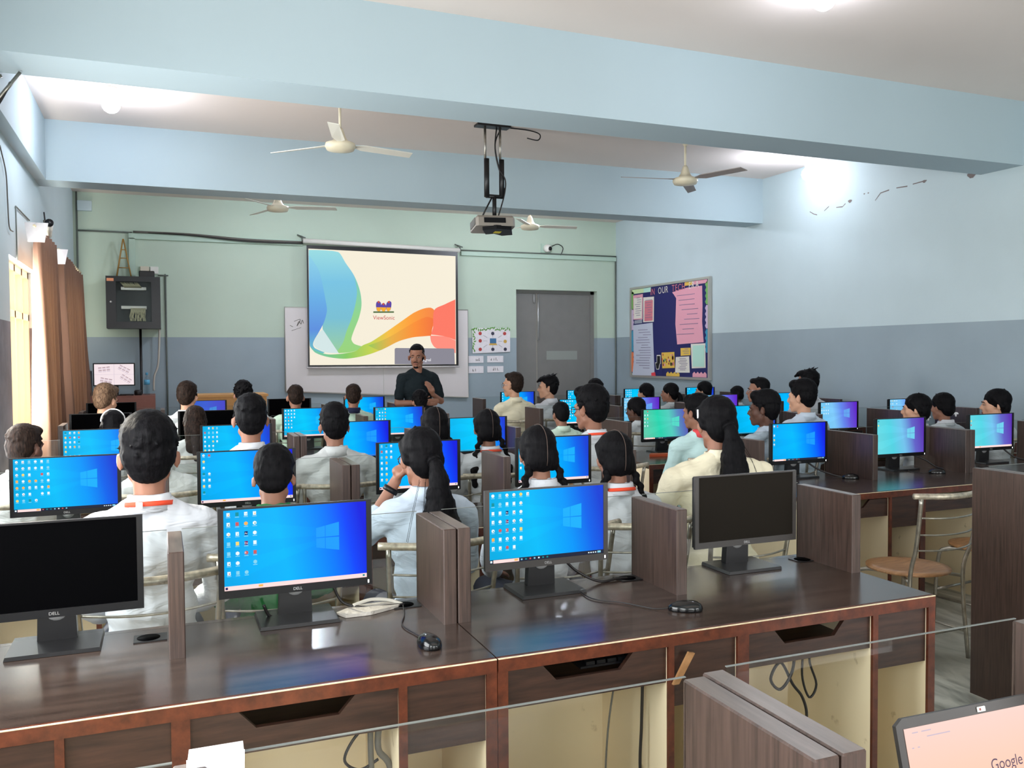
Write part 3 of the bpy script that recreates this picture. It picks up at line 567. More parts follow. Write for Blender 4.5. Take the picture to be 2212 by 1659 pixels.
# noticeboard
NBP={'pinkbig':[(11.586,2.526),(11.177,2.568),(10.781,2.569),(10.771,2.27),(10.78,2.043),(10.74,1.743),(11.444,1.721),(11.494,2.034),(11.472,2.428),(11.542,2.493)],
'p1':[(12.785,2.556),(12.467,2.561),(12.481,2.146),(12.773,2.151)],'p1i':[(12.759,2.509),(12.492,2.508),(12.501,2.166),(12.76,2.164)],
'p2':[(12.455,2.503),(12.119,2.496),(12.127,2.094),(12.461,2.097)],'p2i':[(12.41,2.443),(12.15,2.443),(12.158,2.114),(12.418,2.112)],
'g1':[(12.742,2.137),(12.493,2.147),(12.493,2.085),(12.742,2.081)],
'lav':[(12.787,2.06),(12.163,2.08),(12.139,1.718),(12.104,1.229),(12.815,1.225),(12.768,1.465)],
'red':[(12.2,1.272),(12.08,1.286),(12.057,1.205),(12.193,1.2)],'pic':[(11.892,1.598),(11.52,1.606),(11.509,1.361),(11.87,1.349)],
'yel':[(11.351,1.663),(11.083,1.666),(11.083,1.555),(11.346,1.546)],'wht':[(11.481,1.527),(11.114,1.538),(11.097,1.293),(11.498,1.287)],
'mint':[(11.073,1.722),(10.701,1.728),(10.69,1.37),(11.048,1.358)]}
for n,c in (('nb_navy',(26,30,92)),('nb_pink',(226,160,176)),('nb_rose',(206,120,132)),('nb_lav',(190,196,212)),('nb_mint',(180,222,206)),('nb_yellow',(224,186,80)),('nb_green',(120,176,96)),('nb_lilac',(200,180,206)),('nb_blue',(60,146,178)),('nb_orange',(224,120,74)),('nb_pale',(200,222,170)),('nb_red',(214,60,72)),('nb_grey',(150,156,170)),('nb_ink',(120,110,140)),('nb_cream',(224,220,210))): flat(n,srgb(*c),.8)
nbl=(XR,11.72,1.2); nb=thing('noticeboard','navy noticeboard with pinned papers and scalloped border on the right wall','noticeboard',nbl)
def YZ(x): return lambda u,v,w=0:(x-.003*w,u,v)
mb=MB(); mb.T=T(nbl); mb.box(XR-.03,10.62,1.22,XR-.012,12.83,2.655,'nb_navy'); mb.build('board',nb)
mb=MB(); mb.T=T(nbl)
for (a,b,c,d_) in ((10.58,1.19,12.88,1.225),(10.58,2.655,12.88,2.69),(10.58,1.225,10.622,2.655),(12.84,1.225,12.88,2.655)): mb.box(XR-.045-(.002 if c-a<.1 else 0),a,b,XR-.003,c,d_,'alu')
mb.build('frame',nb)
mb=MB(); mb.T=T(nbl); xb=XR-.032
def strip(y0,z0,y1,z1,m,side,n):   # scalloped strip
    P=[(y0,z0)] ; 
    if side in ('B','T'):
        zi,zo=(z1,z0) if side=='B' else (z0,z1)
        pts=[(y0,zo)]+[(y0+(y1-y0)*i/(2*n),zi+(.03 if (i%2)==(side=='B') else -.0)*(1 if side=='B' else -1)*(1 if i%2 else 0)) for i in range(2*n+1)]+[(y1,zo)]
    else:
        yi,yo=(y1,y0) if side=='R' else (y0,y1)
        sg=1 if side=='R' else -1
        pts=[(yo,z0)]+[(yi+sg*(.03 if i%2 else 0),z0+(z1-z0)*i/(2*n)) for i in range(2*n+1)]+[(yo,z1)]
    mb=MB(); mb.T=T(nbl); mb.add([(xb,u,v) for u,v in pts],[tuple(range(len(pts)))],m)
    me=mb.mesh('border'); bm=bmesh.new(); bm.from_mesh(me); bmesh.ops.triangulate(bm,faces=bm.faces); bm.to_mesh(me); bm.free(); o=bpy.data.objects.new('scalloped_border',me); C.objects.link(o); o.parent=nb
for z0,z1,m in ((2.29,2.62,'nb_green'),(1.94,2.28,'nb_lilac'),(1.59,1.93,'nb_blue')): strip(10.625,z0,10.68,z1,m,'R',4)
for z0,z1,m in ((2.33,2.62,'nb_green'),(1.98,2.32,'nb_lilac'),(1.62,1.97,'nb_blue'),(1.28,1.61,'nb_orange')): strip(12.79,z0,12.838,z1,m,'L',4)
strip(10.66,2.60,11.03,2.652,'nb_pink','T',4); strip(11.03,2.60,11.24,2.652,'nb_yellow','T',2); strip(12.22,2.58,12.45,2.652,'nb_mint','T',3); strip(12.45,2.58,12.83,2.652,'nb_pale','T',4)
strip(10.67,1.23,11.03,1.28,'nb_pink','B',4); strip(11.38,1.23,11.76,1.27,'nb_yellow','B',4); strip(12.2,1.23,12.83,1.25,'nb_pale','B',4)
def sheet(k,m,inner=None,mi=None,lines=0,d=0,lb=None):
    mb=MB(); mb.T=T(nbl); x=XR-.034-d
    P=NBP[k]; mb.add([(x,u,v) for u,v in P],[tuple(range(len(P)))],m)
    if inner: P2=NBP[inner]; mb.add([(x-.002,u,v) for u,v in P2],[tuple(range(len(P2)))],mi)
    if lines:
        y0=min(p[0] for p in P);y1=max(p[0] for p in P);z0=min(p[1] for p in P);z1=max(p[1] for p in P)
        for i in range(lines):
            z=z1-(z1-z0)*(.12+.78*i/lines); a=random.uniform(.12,.3); b=random.uniform(.5,.85)
            q=[(x-.003,y0+(y1-y0)*a,z),(x-.003,y0+(y1-y0)*b,z),(x-.003,y0+(y1-y0)*b,z-.008),(x-.003,y0+(y1-y0)*a,z-.008)]; mb.add(q,[(0,1,2,3)],'nb_ink')
    me=mb.mesh(k); bm=bmesh.new(); bm.from_mesh(me); bmesh.ops.triangulate(bm,faces=bm.faces); bm.to_mesh(me); bm.free()
    o=bpy.data.objects.new('pinned_paper',me); C.objects.link(o); o.parent=nb; o['label']=lb
    return o
sheet('pinkbig','nb_pink',lines=9,lb='large curling pink chart paper'); sheet('p1','nb_pink','p1i','nb_cream',9,lb='cream page on pink backing'); sheet('p2','nb_cream','p2i','nb_rose',8,lb='rose page with cream margin')
sheet('g1','nb_grey',lb='small grey card'); sheet('lav','nb_lav',lines=16,lb='tall pale lavender handwritten sheet'); sheet('red','nb_red',d=.004,lb='small red tag'); pc=sheet('pic','nb_yellow',d=.002,lb='small colourful drawing')
sheet('yel','nb_yellow',lines=3,lb='yellow card'); sheet('wht','nb_cream',lines=8,d=.002,lb='white printed sheet'); sheet('mint','nb_cream',lines=0,lb='mint green page with white margin')
mb=MB(); mb.T=T(nbl); mb.box(XR-.038,10.72,1.385,XR-.0365,11.02,1.70,'nb_mint'); mb.build('pinned_paper',nb)
mb=MB(); mb.T=T(nbl)
for i in range(22):
    y=11.88-random.random()*.34; z=1.38+random.random()*.2; r=random.uniform(.012,.028)
    mb.add([(XR-.04,y-r*math.cos(k*PI/3),z+r*1.2*math.sin(k*PI/3)) for k in range(6)],[tuple(range(6))],random.choice(['ink_red','ink_gold','ink_dark','nb_rose','nb_green','nb_pink']))
mb.build('drawing',nb)
mb=MB(); mb.T=T(nbl)
for P,m in (([(12.04,1.56),(11.92,1.56),(11.92,1.42),(12.04,1.42)],'nb_cream'),([(12.025,1.545),(11.935,1.545),(11.935,1.43),(12.025,1.43)],'black_metal'),([(12.09,1.44),(11.93,1.44),(11.97,1.33),(12.05,1.33)],'nb_cream'),([(12.075,1.43),(11.945,1.43),(11.98,1.34),(12.04,1.34)],'black_metal')):
    x=XR-(.034 if m=='nb_cream' else .036); mb.add([(x,u,v) for u,v in P],[(0,1,2,3)],m)
mb.build('phone_cutout',nb)
y=12.22
for w in ('IN','OUR','TECH','ERA'):
    for ch in w:
        mb=MB(); mb.T=T(nbl); yy0=y; wd=text(mb,ch,.10,lambda u,v:(XR-.037,yy0-u,2.525+v+(12.22-yy0)*.02),'nb_cream' if w in('OUR','ERA') else 'nb_rose',.9); mb.build('letter',nb); y-=wd+.025
    y-=.085
# ------------------------------------------------------------------ ceiling things
def fan(loc,a0,blade,label,drop):
    o=thing('ceiling_fan',label,'ceiling fan',loc,a0,'ceiling fans')
    mb=MB(); mb.lathe([(.02,-.06),(.115,-.045),(.13,-.015),(.125,.01),(.07,.03),(.05,.06),(.03,.12),(.02,.14)],'fan_cream'); mb.build('motor',o)
    mb=MB(); mb.tube([(0,0,.13),(0,0,drop-.1)],.012,'fan_cream'); mb.build('rod',o)
    mb=MB(); mb.lathe([(.02,drop-.16),(.055,drop-.06),(.06,drop)],'fan_cream'); mb.build('canopy',o)
    for k in range(3):
        a=k*2*PI/3; mb=MB(); mb.T=Matrix.Rotation(a,4,'Z')
        mb.add([(.12,-.02,.0),(.22,-.055,.008),(.68,-.06,.008),(.70,.03,-.012),(.22,.05,-.012),(.12,.02,0),(.12,-.02,.006),(.22,-.055,.014),(.68,-.06,.014),(.70,.03,-.006),(.22,.05,-.006),(.12,.02,.006)],[(0,1,2,3,4,5),(11,10,9,8,7,6),(0,6,7,1),(1,7,8,2),(2,8,9,3),(3,9,10,4),(4,10,11,5),(5,11,6,0)],blade)
        mb.build('blade',o)
fan((1.444,7.476,3.37),rad(16),'blade_white','white ceiling fan left of the projector, nearer pair',ZC-3.37)
fan((5.02,7.68,3.36),rad(-68),'blade_grey','grey bladed ceiling fan right of the projector',ZC-3.36)
fan((1.325,10.79,3.36),rad(-10),'blade_white','small far ceiling fan beyond the second beam, left one',ZC-3.36)
fan((4.776,11.17,3.36),rad(-5),'blade_white','small far ceiling fan beyond the second beam, right one',ZC-3.36)
emat('bulb_glow',(.86,.88,1,1),26)
for (x,y,z,dx,lb) in ((-.36,8.19,3.72,0,'glowing round bulb under ceiling near the left wall'),(7.10,8.27,3.68,.0,'glowing round bulb under ceiling close to the right wall'),(3.886,4.39,3.79,0,'glowing round bulb at the very top of the picture'),(1.7,11.3,3.72,0,'added unseen fill bulb behind the second beam, left one'),(5.1,11.3,3.72,0,'added unseen fill bulb behind the second beam, right one')):  # last two bulbs are added out of view to brighten the back wall
    o=thing('ceiling_bulb',lb,'light bulb',(x,y,z),0,'ceiling bulbs')
    mb=MB(); mb.ell((0,0,0),(.075,.075,.075),'bulb_glow'); mb.build('globe',o); mb=MB(); mb.lathe([(.03,.06),(.035,.09),(.05,ZC-z-.02),(.05,ZC-z)],'white_paint',n=12); mb.build('holder',o)
    l=bpy.data.lights.new('bulb_light','POINT'); l.energy=75 if y>11 else (20 if x>7 else (10 if y<5 else 38)); l.color=(.8,.86,1); l.shadow_soft_size=.09; lo=bpy.data.objects.new('bulb_light',l); C.objects.link(lo); lo.location=(x-(.0 if x<7 else .5),y,z-.12)
# projector
pl=(3.1,8.2,2.83); o=thing('projector','grey ceiling projector hanging on a black telescopic mount','projector',pl)
mb=MB(); mb.T=Matrix.Rotation(rad(-8),4,'X')@Matrix.Rotation(rad(-6),4,'Z'); mb.bbox(-.2,-.14,0,.2,.15,.11,'projector_grey',.025); q=mb.build('body',o)
mb=MB(); mb.T=Matrix.Rotation(rad(-8),4,'X')@Matrix.Rotation(rad(-6),4,'Z'); mb.box(-.205,-.10,.02,-.199,.10,.09,'cable_grey'); mb.box(-.12,-.145,.03,.1,-.139,.08,'black_plastic'); mb.build('vent',q)
mb=MB(); mb.T=Matrix.Rotation(rad(-8),4,'X')@Matrix.Rotation(rad(-6),4,'Z'); mb.prism([(-.13,-.10),(.0,-.15),(.16,-.12),(.22,.06),(.12,.10),(.02,.03),(-.06,.06)],lambda u,v,w:(u,v,-.035+.04*w),'black_plastic'); mb.build('mount_plate',o,fix=True)
mb=MB(); mb.T=Matrix.Rotation(rad(-8),4,'X'); mb.box(.0,-.06,-.037,.07,-.0,-.035,'yellow_label'); mb.build('label',o)
mb=MB(); mb.tube([(.1,.15,.05),(.1,.17,.05)],.04,'black_plastic',14); mb.build('lens',o)
mb=MB(); mb.tube([(.02,0,.1),(.02,0,.33)],.022,'black_metal'); mb.tube([(-.07,0,.33),(.11,0,.33)],.02,'black_metal'); mb.tube([(-.06,0,.32),(-.06,0,.70)],.028,'black_metal'); mb.tube([(.10,0,.32),(.10,0,.70)],.028,'black_metal'); mb.tube([(.0,0,.33),(-.13,-.02,.1)],.008,'black_metal',6); mb.build('lower_arm',o)
for x in (-.075,.085): mb=MB(); mb.tube([(x,0,.68),(x,0,1.02)],.013,'steel'); mb.build('upper_rod',o)
mb=MB(); mb.box(-.17,-.06,1.012,.18,.06,1.034,'black_metal'); mb.build('ceiling_plate',o)
mb=MB(); mb.tube(smoothpath([(.05,0,1.02),(.02,-.03,.8),(.06,-.03,.6),(.13,-.02,.5),(.12,-.02,.35),(.05,-.02,.12)]),.007,'cable_black',6); mb.tube(smoothpath([(.1,0,1.02),(.04,.02,.85),(.09,.03,.6),(.13,0,.4)]),.006,'cable_black',6); mb.tube(smoothpath([(.18,0,1.025),(.4,0,1.02),(.52,0,.99),(.5,0,.93),(.38,0,.94)]),.006,'cable_black',6); mb.build('cable',o)
# ------------------------------------------------------------------ desks
ZT=.75; ZPT=1.042
def desk(x0,x1,yf,yr,py0,xm,label,parts=('L','M','R'),full=None,glass=True,cut=(0,),detail=True,pw=.042,oriented=1):
    """two-seat desk module: user side at yf (towards the camera), rear at yr"""
    o=thing('computer_desk',label,'desk',(x0,yf,0),0,'computer desks')
    W=x1-x0; D=yr-yf; m=xm-x0
    mb=MB(); mb.box(0,.004,ZT-.025,W,D,ZT,'worktop'); mb.build('worktop',o)
    mb=MB(); mb.box(0,-.012,ZT-.038,W,.004,ZT-.0015,'edge_red'); mb.box(0,-.0124,ZT-.0032,W,-.006,ZT-.0012,'chipped_edge'); mb.build('edge_strip',o)
    legs=[(0,.028),(m-.265,m-.265+.018),(m-.02,m+.02),(W-.27,W-.25),(W-.028,W)]
    # bays: tray | small | tray | small
    for a,b in legs:
        mb=MB(); mb.box(a,.0,0,b,D-.03,ZT-.036,'cream_board'); mb.box(a-.001,-.01,0,b+.001,.0,ZT-.036,'edge_red'); mb.build('leg_panel',o)
    mb=MB(); mb.box(.028,D*.62,.08,W-.028,D*.62+.018,ZT-.03,'cream_board'); mb.build('back_panel',o)
    bays=[(legs[0][1],legs[1][0],'t'),(legs[1][1],legs[2][0],'s'),(legs[2][1],legs[3][0],'t'),(legs[3][1],legs[4][0],'s')]
    for i,(a,b,k) in enumerate(bays):
        mb=MB()
        if k=='t':
            zt,zb=ZT-.045,ZT-.15; w=b-a; c=.32*w
            mb.prism([(a,zb),(b,zb),(b,zt),(b-.22*w,zt),(b-.3*w,zt-.045),(a+.3*w,zt-.045),(a+.22*w,zt),(a,zt)],lambda u,v,q:(u,.005+.015*q,v),'laminate_flat')
            mb.box(a,.02,zb,b,.34,zb+.012,'laminate_flat')
            mb.build('keyboard_tray',o,fix=True)
        else:
            mb.box(a,.004,ZT-.225,b,.02,ZT-.042,'laminate_flat'); mb.build('fascia_panel',o)
    pz=py0-yf
    def part(a,b,nm='partition_panel',z0=ZT,y0=pz):
        mb=MB(); mb.bbox(a,y0,z0,b,D-.02,ZPT,'laminate',.003,'laminate_top'); mb.build(nm,o)
    if 'L' in parts: part(0,pw)
    if 'M' in parts: part(m-pw/2,m+pw/2)
    if 'R' in parts: part(W-pw,W)
    if full=='L':
        mb=MB(); mb.bbox(-.03,.06,0,.0,D,ZPT,'laminate',.003,'laminate_top'); mb.build('end_panel',o)
    if glass:
        for a,b in ((pw,m-pw/2),(m+pw/2,W-pw)):
            mb=MB(); mb.box(a,D-.03,ZT,b,D-.026,ZPT+.006,'clear_glass'); mb.box(a,D-.0302,ZPT+.006,b,D-.0258,ZPT+.0075,'glass_edge'); mb.build('glass_screen',o)
    return o
# row A (nearest full row), left block
desk(-.76,.826,2.187,2.845,2.515,.026,'dark computer desk of the nearest full row, left unit, cut off by the picture edge')
desk(.83,2.415,2.187,2.845,2.515,1.632,'dark computer desk of the nearest full row, right unit ending at the aisle')
desk(3.466,5.1,2.187,2.9,2.515,4.3,'dark desk with tall end panel at the right picture edge',full='L')
# row Z (the row the photographer stands at)
desk(-.77,.818,.55,1.215,.885,.024,'dark desk at the bottom left corner, nearly out of the picture')
desk(.822,2.41,.55,1.228,.885,1.563,'dark desk in the bottom right corner carrying the laptop')
dB=[(-.76,.842,.0,'left'),(.846,2.43,1.66,'right')]
for x0,x1,xm,nm in dB: desk(x0,x1,3.90,4.56,4.20,xm,'dark desk of the second row left block, %s unit'%nm)
desk(3.35,5.10,3.95,4.78,4.32,4.265,'dark desk behind the empty steel chair, across the aisle')
desk(5.104,6.9,3.95,4.78,4.32,6.13,'dark desk of the second row right block, unit nearer the right wall')
for x0,x1,xm,nm in dB: desk(x0,x1,5.56,6.22,5.87,xm,'dark desk of the third row left block, %s unit'%nm,glass=True)
desk(3.36,5.28,5.62,6.4,5.95,4.34,'dark desk of the third row right block, unit on the aisle'); desk(5.284,7.2,5.62,6.5,6.0,6.3,'dark desk of the third row right block, unit near the right wall')
for x0,x1,xm,nm in dB: desk(x0,x1,7.26,7.95,7.58,xm,'dark desk of the fourth row left block, %s unit'%nm)
desk(3.45,5.28,7.5,8.25,7.85,4.36,'dark desk of the fourth row right block, unit on the aisle'); desk(5.284,7.25,7.5,8.3,7.85,6.4,'dark desk of the fourth row right block, unit near the right wall')
for x0,x1,xm,nm in dB: desk(x0,x1,9.1,9.8,9.43,xm,'dark desk of the farthest row left block, %s unit'%nm)
desk(3.6,5.45,9.5,10.3,9.9,4.5,'dark desk of the farthest row right block, unit on the aisle'); desk(5.454,7.33,9.5,10.3,9.9,6.45,'dark desk of the farthest row right block, unit near the right wall')
# ------------------------------------------------------------------ monitors
def screen_mb(pal,bar,icons,beam=True,names=False):
    mb=MB(); w,h=SCW,SCH; y=0
    mb.poly([(-w/2,y,-h/2),(w/2,y,-h/2),(w/2,y,h/2),(-w/2,y,h/2)],'screen_'+pal)
    lx0,lx1=.13*w,.30*w    # window emblem
    X=lambda u:(-.5+u)*w; Z=lambda v:(.5-v)*h
    e=-.0006
    if beam:
        for P in ([(.64,.30),(.18,.16),(.0,.24),(.0,.40),(.64,.40)],[(.64,.52),(.10,.86),(.0,.82),(.0,.66),(.64,.46)]): mb.poly([(X(u),e*.5,Z(v)) for u,v in reversed(P)],'beam_'+pal)
    u0,u1=.635,.80; um=.70
    tl=lambda u:.305-(u-u0)/(u1-u0)*.06; bl=lambda u:.555+(u-u0)/(u1-u0)*.055; md=lambda u:.43
    g=.004
    for a,b in ((u0,um-g/2),(um+g/2,u1)):
        mb.poly([(X(a),e,Z(md(a)-.006)),(X(b),e,Z(md(b)-.006)),(X(b),e,Z(tl(b))),(X(a),e,Z(tl(a)))],'pane_'+pal)
        mb.poly([(X(a),e,Z(bl(a))),(X(b),e,Z(bl(b))),(X(b),e,Z(md(b)+.006)),(X(a),e,Z(md(a)+.006))],'pane_'+pal)
    for ci,n in enumerate(icons):
        for r in range(n):
            cx,cz=X(.032+ci*.059),Z(.055+r*.122); s=.0056
            if random.random()<.07: continue
            m=random.choice(['icon_white']*11+['icon_yellow','icon_red','icon_teal','icon_orange','icon_text','icon_text'])
            if names and ci==2 and r in (2,3,4): m=('icon_navy','icon_magenta','icon_red')[r-2]
            P=[(cx+s*math.cos(k*PI/3+.5)*1.1,e,cz+s*math.sin(k*PI/3+.5)*1.1) for k in range(6)] if random.random()<.45 and m not in('icon_navy','icon_magenta') else [(cx-s*.85,e,cz-s),(cx+s*.85,e,cz-s),(cx+s*.85,e,cz+s),(cx-s*.85,e,cz+s)]
            mb.poly(P,m)
            if m=='icon_white' and random.random()<.6: mb.box(cx-s*.1,e*1.6,cz-s*.5,cx+s*.5,e*1.5,cz+s*.1,random.choice(['icon_teal','icon_text','icon_orange','icon_red']))
            if names and ci==2 and r in (2,3,4): text(mb,('An','Dw','Fl')[r-2],.006,lambda u,v:(cx-.0045+u*.9,e*2,cz-.003+v),'icon_white',.9)
            mb.box(cx-s*1.1,e,cz-s*1.75,cx+s*1.1,e*.8,cz-s*1.35,'icon_text')
    bh=.013
    if bar=='pink': mb.box(-w/2,e,-h/2,w/2,e*.5,-h/2+bh,'bar_pink'); mb.box(-w/2+.003,e*1.5,-h/2+.003,-w/2+.010,e,-h/2+.010,'icon_navy'); mb.box(-w*.27,e*1.5,-h/2+.004,-w*.24,e,-h/2+.010,'icon_orange'); mb.box(w*.47,e*1.5,-h/2+.004,w*.485,e,-h/2+.010,'icon_teal')
    elif bar=='dark':
        mb.box(-w/2,e,-h/2,w/2,e*.5,-h/2+bh,'bar_dark'); mb.box(-w/2+.014,e*1.5,-h/2+.001,-w*.25,e,-h/2+bh-.001,'bar_pink'); mb.box(-w/2+.003,e*1.5,-h/2+.003,-w/2+.010,e,-h/2+.010,'icon_white'); mb.box(-w*.29,e*2,-h/2+.004,-w*.26,e*1.6,-h/2+.010,'icon_orange')
        for k in range(7): mb.box(-w*.235+k*.016,e*1.5,-h/2+.004,-w*.235+k*.016+.006,e,-h/2+.009,random.choice(['icon_white','icon_teal','icon_red','icon_text']))
        for k in range(4): mb.box(w*.36+k*.009,e*1.5,-h/2+.004,w*.36+k*.009+.005,e,-h/2+.008,'icon_white')
        mb.box(w*.445,e*1.5,-h/2+.003,w*.475,e,-h/2+.010,'icon_text')
    return mb
ZM0,ZM1=.844,1.116      # housing bottom and top
def monitor(x,y,label,pal='blue',bar='pink',icons=(7,6,6),on=True,frame='black_plastic',rz=0,led=True,near=False,cab=True,dz=0,stand=True):
    o=thing('monitor',label,'monitor',(x,y,ZT),rz,'desktop monitors')
    z0,z1=ZM0-ZT,ZM1-ZT; W=.464; zc0=z0+.0235; zc1=zc0+SCH
    mb=MB(); 
    mb.box(-W/2,0,z0,W/2,.012,zc0,frame); mb.box(-W/2,0,zc1,W/2,.012,z1,frame); mb.box(-W/2,0,zc0,-SCW/2,.012,zc1,frame); mb.box(SCW/2,0,zc0,W/2,.012,zc1,frame)
    mb.build('bezel',o)
    mb=MB(); mb.bbox(-W/2+.004,.012,z0+.004,W/2-.004,.030,z1-.004,'black_plastic',.004); mb.prism([(-.15,z0+.05),(.15,z0+.05),(.15,z1-.05),(-.15,z1-.05)],lambda u,v,w:(u,.03,v) if w==0 else (u*.85,.052,(v-(z0+z1)/2)*.8+(z0+z1)/2),'black_plastic'); mb.build('back_cover',o,fix=True)
    if on: mb=screen_mb(pal,bar,icons,names=near)
    else:
        mb=MB(); mb.poly([(-SCW/2,0,-SCH/2),(SCW/2,0,-SCH/2),(SCW/2,0,SCH/2),(-SCW/2,0,SCH/2)],'dark_screen_matte' if frame=='bezel_grey' else 'dark_screen')
    s=mb.build('screen',o); s.location=(0,.004,(zc0+zc1)/2)
    if near or y<6.5:
        mb=MB(); wd=TXT['DELL'][2]*.0085; text(mb,'DELL',.0085,lambda u,v:(-wd/2+u,-.0008,z0+.007+v),'silver_logo'); mb.build('maker_logo',o)
    if led and on: mb=MB(); mb.box(W/2-.014,-.001,z0+.006,W/2-.010,0,z0+.016,'led_white'); mb.build('power_light',o)
    if stand:
        mb=MB(); mb.prism([(-.052,.008),(.052,.008),(.045,z0+.12),(-.045,z0+.12)],lambda u,v,w:(u,(.062-.01*v/.2 if w==0 else .092-.01*v/.2),v),'base_plastic'); mb.build('stand_neck',o,fix=True)
        mb=MB(); mb.ell((0,.06,z0-.004),(.028,.006,.022),'silver_logo'); mb.build('hinge_cover',o)
        mb=MB(); mb.prism([(-.12,-.055),(.12,-.055),(.12,.125),(-.12,.125)],lambda u,v,w:(u*(1-.03*w),v,.001+.011*w),'base_plastic'); mb.build('stand_base',o,fix=True)
    return o
monitor(-.292,2.722,'switched off black monitor at the left edge of the nearest row',on=False,near=True)
monitor(.378,2.722,'large lit monitor of the nearest row, left of the tall double partition, blue desktop',pal='deep',bar='pink',icons=(7,7,7,6),near=True)
monitor(1.226,2.722,'large lit monitor of the nearest row between double partition and black mouse, five icon columns',pal='blue',bar='dark',icons=(7,7,7,7,6,1),near=True,frame='bezel_grey')
monitor(2.055,2.722,'switched off grey framed monitor of the nearest row beside the aisle end partition',on=False,near=True,frame='bezel_grey')
Bm=[(-.42,4.50,'lit monitor left of the boy with the orange lanyard, six icon columns','blue','dark',(7,7,7,7,6,6)),
(.38,4.42,'lit monitor behind the bowed dark head with the green collar','deep','pink',(7,7)),
(1.265,4.48,'lit monitor in front of the girl resting her cheek on her hand','deep','pink',(7,7,3)),
(2.03,4.42,'lit monitor behind the girl with braids and centre parting','blue','pink',(7,1)),
(3.89,4.60,'lit deep blue monitor standing nearest the aisle in the right block, second row','deep','dark',(6,1)),
(4.79,4.62,'teal to violet lit monitor between two brown partitions, second row right block','teal','none',(2,)),
(5.69,4.64,'teal to violet lit monitor with cream taskbar at far right','teal','pink',(3,1))]
for x,y,l,p,b,ic in Bm: monitor(x,y,l,p,b,ic)
Cm=[(-.37,6.13,'lit monitor above left, behind the boy with the orange lanyard, four icon columns','blue','none',(6,6,6,6)),
(.46,6.12,'lit monitor framing the head of the boy with sticking out ears','blue','none',(6,6,6,4,1)),
(1.27,6.05,'lit plain blue monitor right of the boy in white shirt, third row','deep','none',()),
(2.16,6.05,'lit bright cyan monitor between two braided girls, third row','cyan','none',()),
(3.90,6.25,'lit green desktop monitor beside the boy with red collar','green','dark',(5,5)),
(4.88,6.35,'lit light blue monitor right of the big ponytail','blue','none',()),
(5.89,6.42,'lit violet blue monitor right of the two boys in white shirts','purple','none',(4,4,4,4)),
(6.86,6.55,'lit violet monitor behind the two girls near the right wall','purple','none',(5,5,1,5))]
for x,y,l,p,b,ic in Cm: monitor(x,y,l,p,b,ic)
Dm=[(-.47,7.85,'switched off dark monitor with light edge near the curtains, fourth row',None,0,0),
(.35,7.85,'switched off dark monitor behind the girl with long hair, fourth row',None,0,0),
(1.20,7.80,'lit cyan monitor left of the boy in white shirt, fourth row','cyan','pink',(6,6,6,3)),
(1.97,7.62,'lit blue monitor in front of the teacher, fourth row','purple2','pink',(6,5,6,5)),
(3.98,8.05,'lit blue monitor with many icons behind the boy with glasses, fourth row','cyan','pink',(7,7,5,2,7,6)),
(4.74,8.08,'lit pink violet monitor behind the girl with glasses, fourth row','purple','none',(5,5,2)),
(5.80,8.15,'lit violet monitor behind the big ponytail, fourth row','purple','none',()),
(6.80,8.2,'lit purple monitor between two boys turned left, fourth row','deep','none',())]
for x,y,l,p,b,ic in Dm:
    if p=='purple2': p='blue'
    monitor(x,y,l,p or 'blue',b or 'none',ic or (),on=p is not None)
Em=[(-.48,9.68,'switched off dark monitor behind the boy with sunlit hair, farthest row',None,0,0),
(.40,9.68,'dim blue monitor before the tan table, farthest row','dim','none',()),
(1.28,9.66,'switched off dark monitor behind the boy with faded haircut, farthest row',None,0,0),
(2.10,9.66,'lit blue monitor right of the boy with navy collar, farthest row','blue','none',()),
(4.12,10.05,'lit blue monitor in front of the boy in cream shirt, farthest row','blue','none',(4,1)),
(5.05,10.1,'lit cyan monitor right of the boy with tufted hair, farthest row','cyan','none',(4,4,4)),
(5.90,10.12,'lit cyan monitor with icon columns below the noticeboard, farthest row','cyan','none',(5,5,5,5)),
(6.86,10.12,'lit blue monitor between two girls below the noticeboard, farthest row','blue','none',(2,1))]
for x,y,l,p,b,ic in Em: monitor(x,y,l,p or 'blue',b or 'none',ic or (),on=p is not None)
# ------------------------------------------------------------------ small desk things
def mouse(x,y,rz,label,cord=None):
    o=thing('computer_mouse',label,'mouse',(x,y,ZT),rz,'black mice')
    mb=MB(); n=16;rings=[]
    prof=[(0,1.0,0),(.006,1.04,.0),(.014,1.0,0),(.022,.86,-.003),(.029,.6,-.006),(.033,.28,-.008)]
    vs=[];fs=[]
    for z,k,dy in prof:
        for i in range(n):
            a=2*PI*i/n; vs.append((.031*k*math.cos(a)*(1-.12*math.sin(a)),dy+.054*k*math.sin(a),z+.001))
    for j in range(len(prof)-1):
        for i in range(n): q=(i+1)%n; fs.append((j*n+i,j*n+q,(j+1)*n+q,(j+1)*n+i))
    fs.append(tuple(range((len(prof)-1)*n,len(prof)*n))); mb.add(vs,fs,'mouse_black',True); mb.build('mouse_body',o)
    mb=MB(); mb.tube([(0,.025,.026),(0,.04,.019)],.0045,'cable_grey',8); mb.build('scroll_wheel',o)
    if cord: mb=MB(); mb.tube(smoothpath([(0,.05,.008)]+cord),.0022,'cable_black',6); mb.build('cord',o)
    return o
mouse(.687,2.352,rad(4),'glossy black mouse in front of the tall double partition',[(.0,.09,.004),(-.01,.2,.004),(.03,.30,.004),(.06,.40,.004)])
mouse(1.54,2.355,rad(62),'black mouse lying sideways near the partition of the nearest row',[(.0,.10,.004),(.06,.2,.004),(.10,.30,.004),(.24,.36,.004)])
mouse(4.16,4.43,rad(60),'small black mouse beside the deep blue monitor across the aisle',[(.0,.1,.004),(.05,.14,.004)])
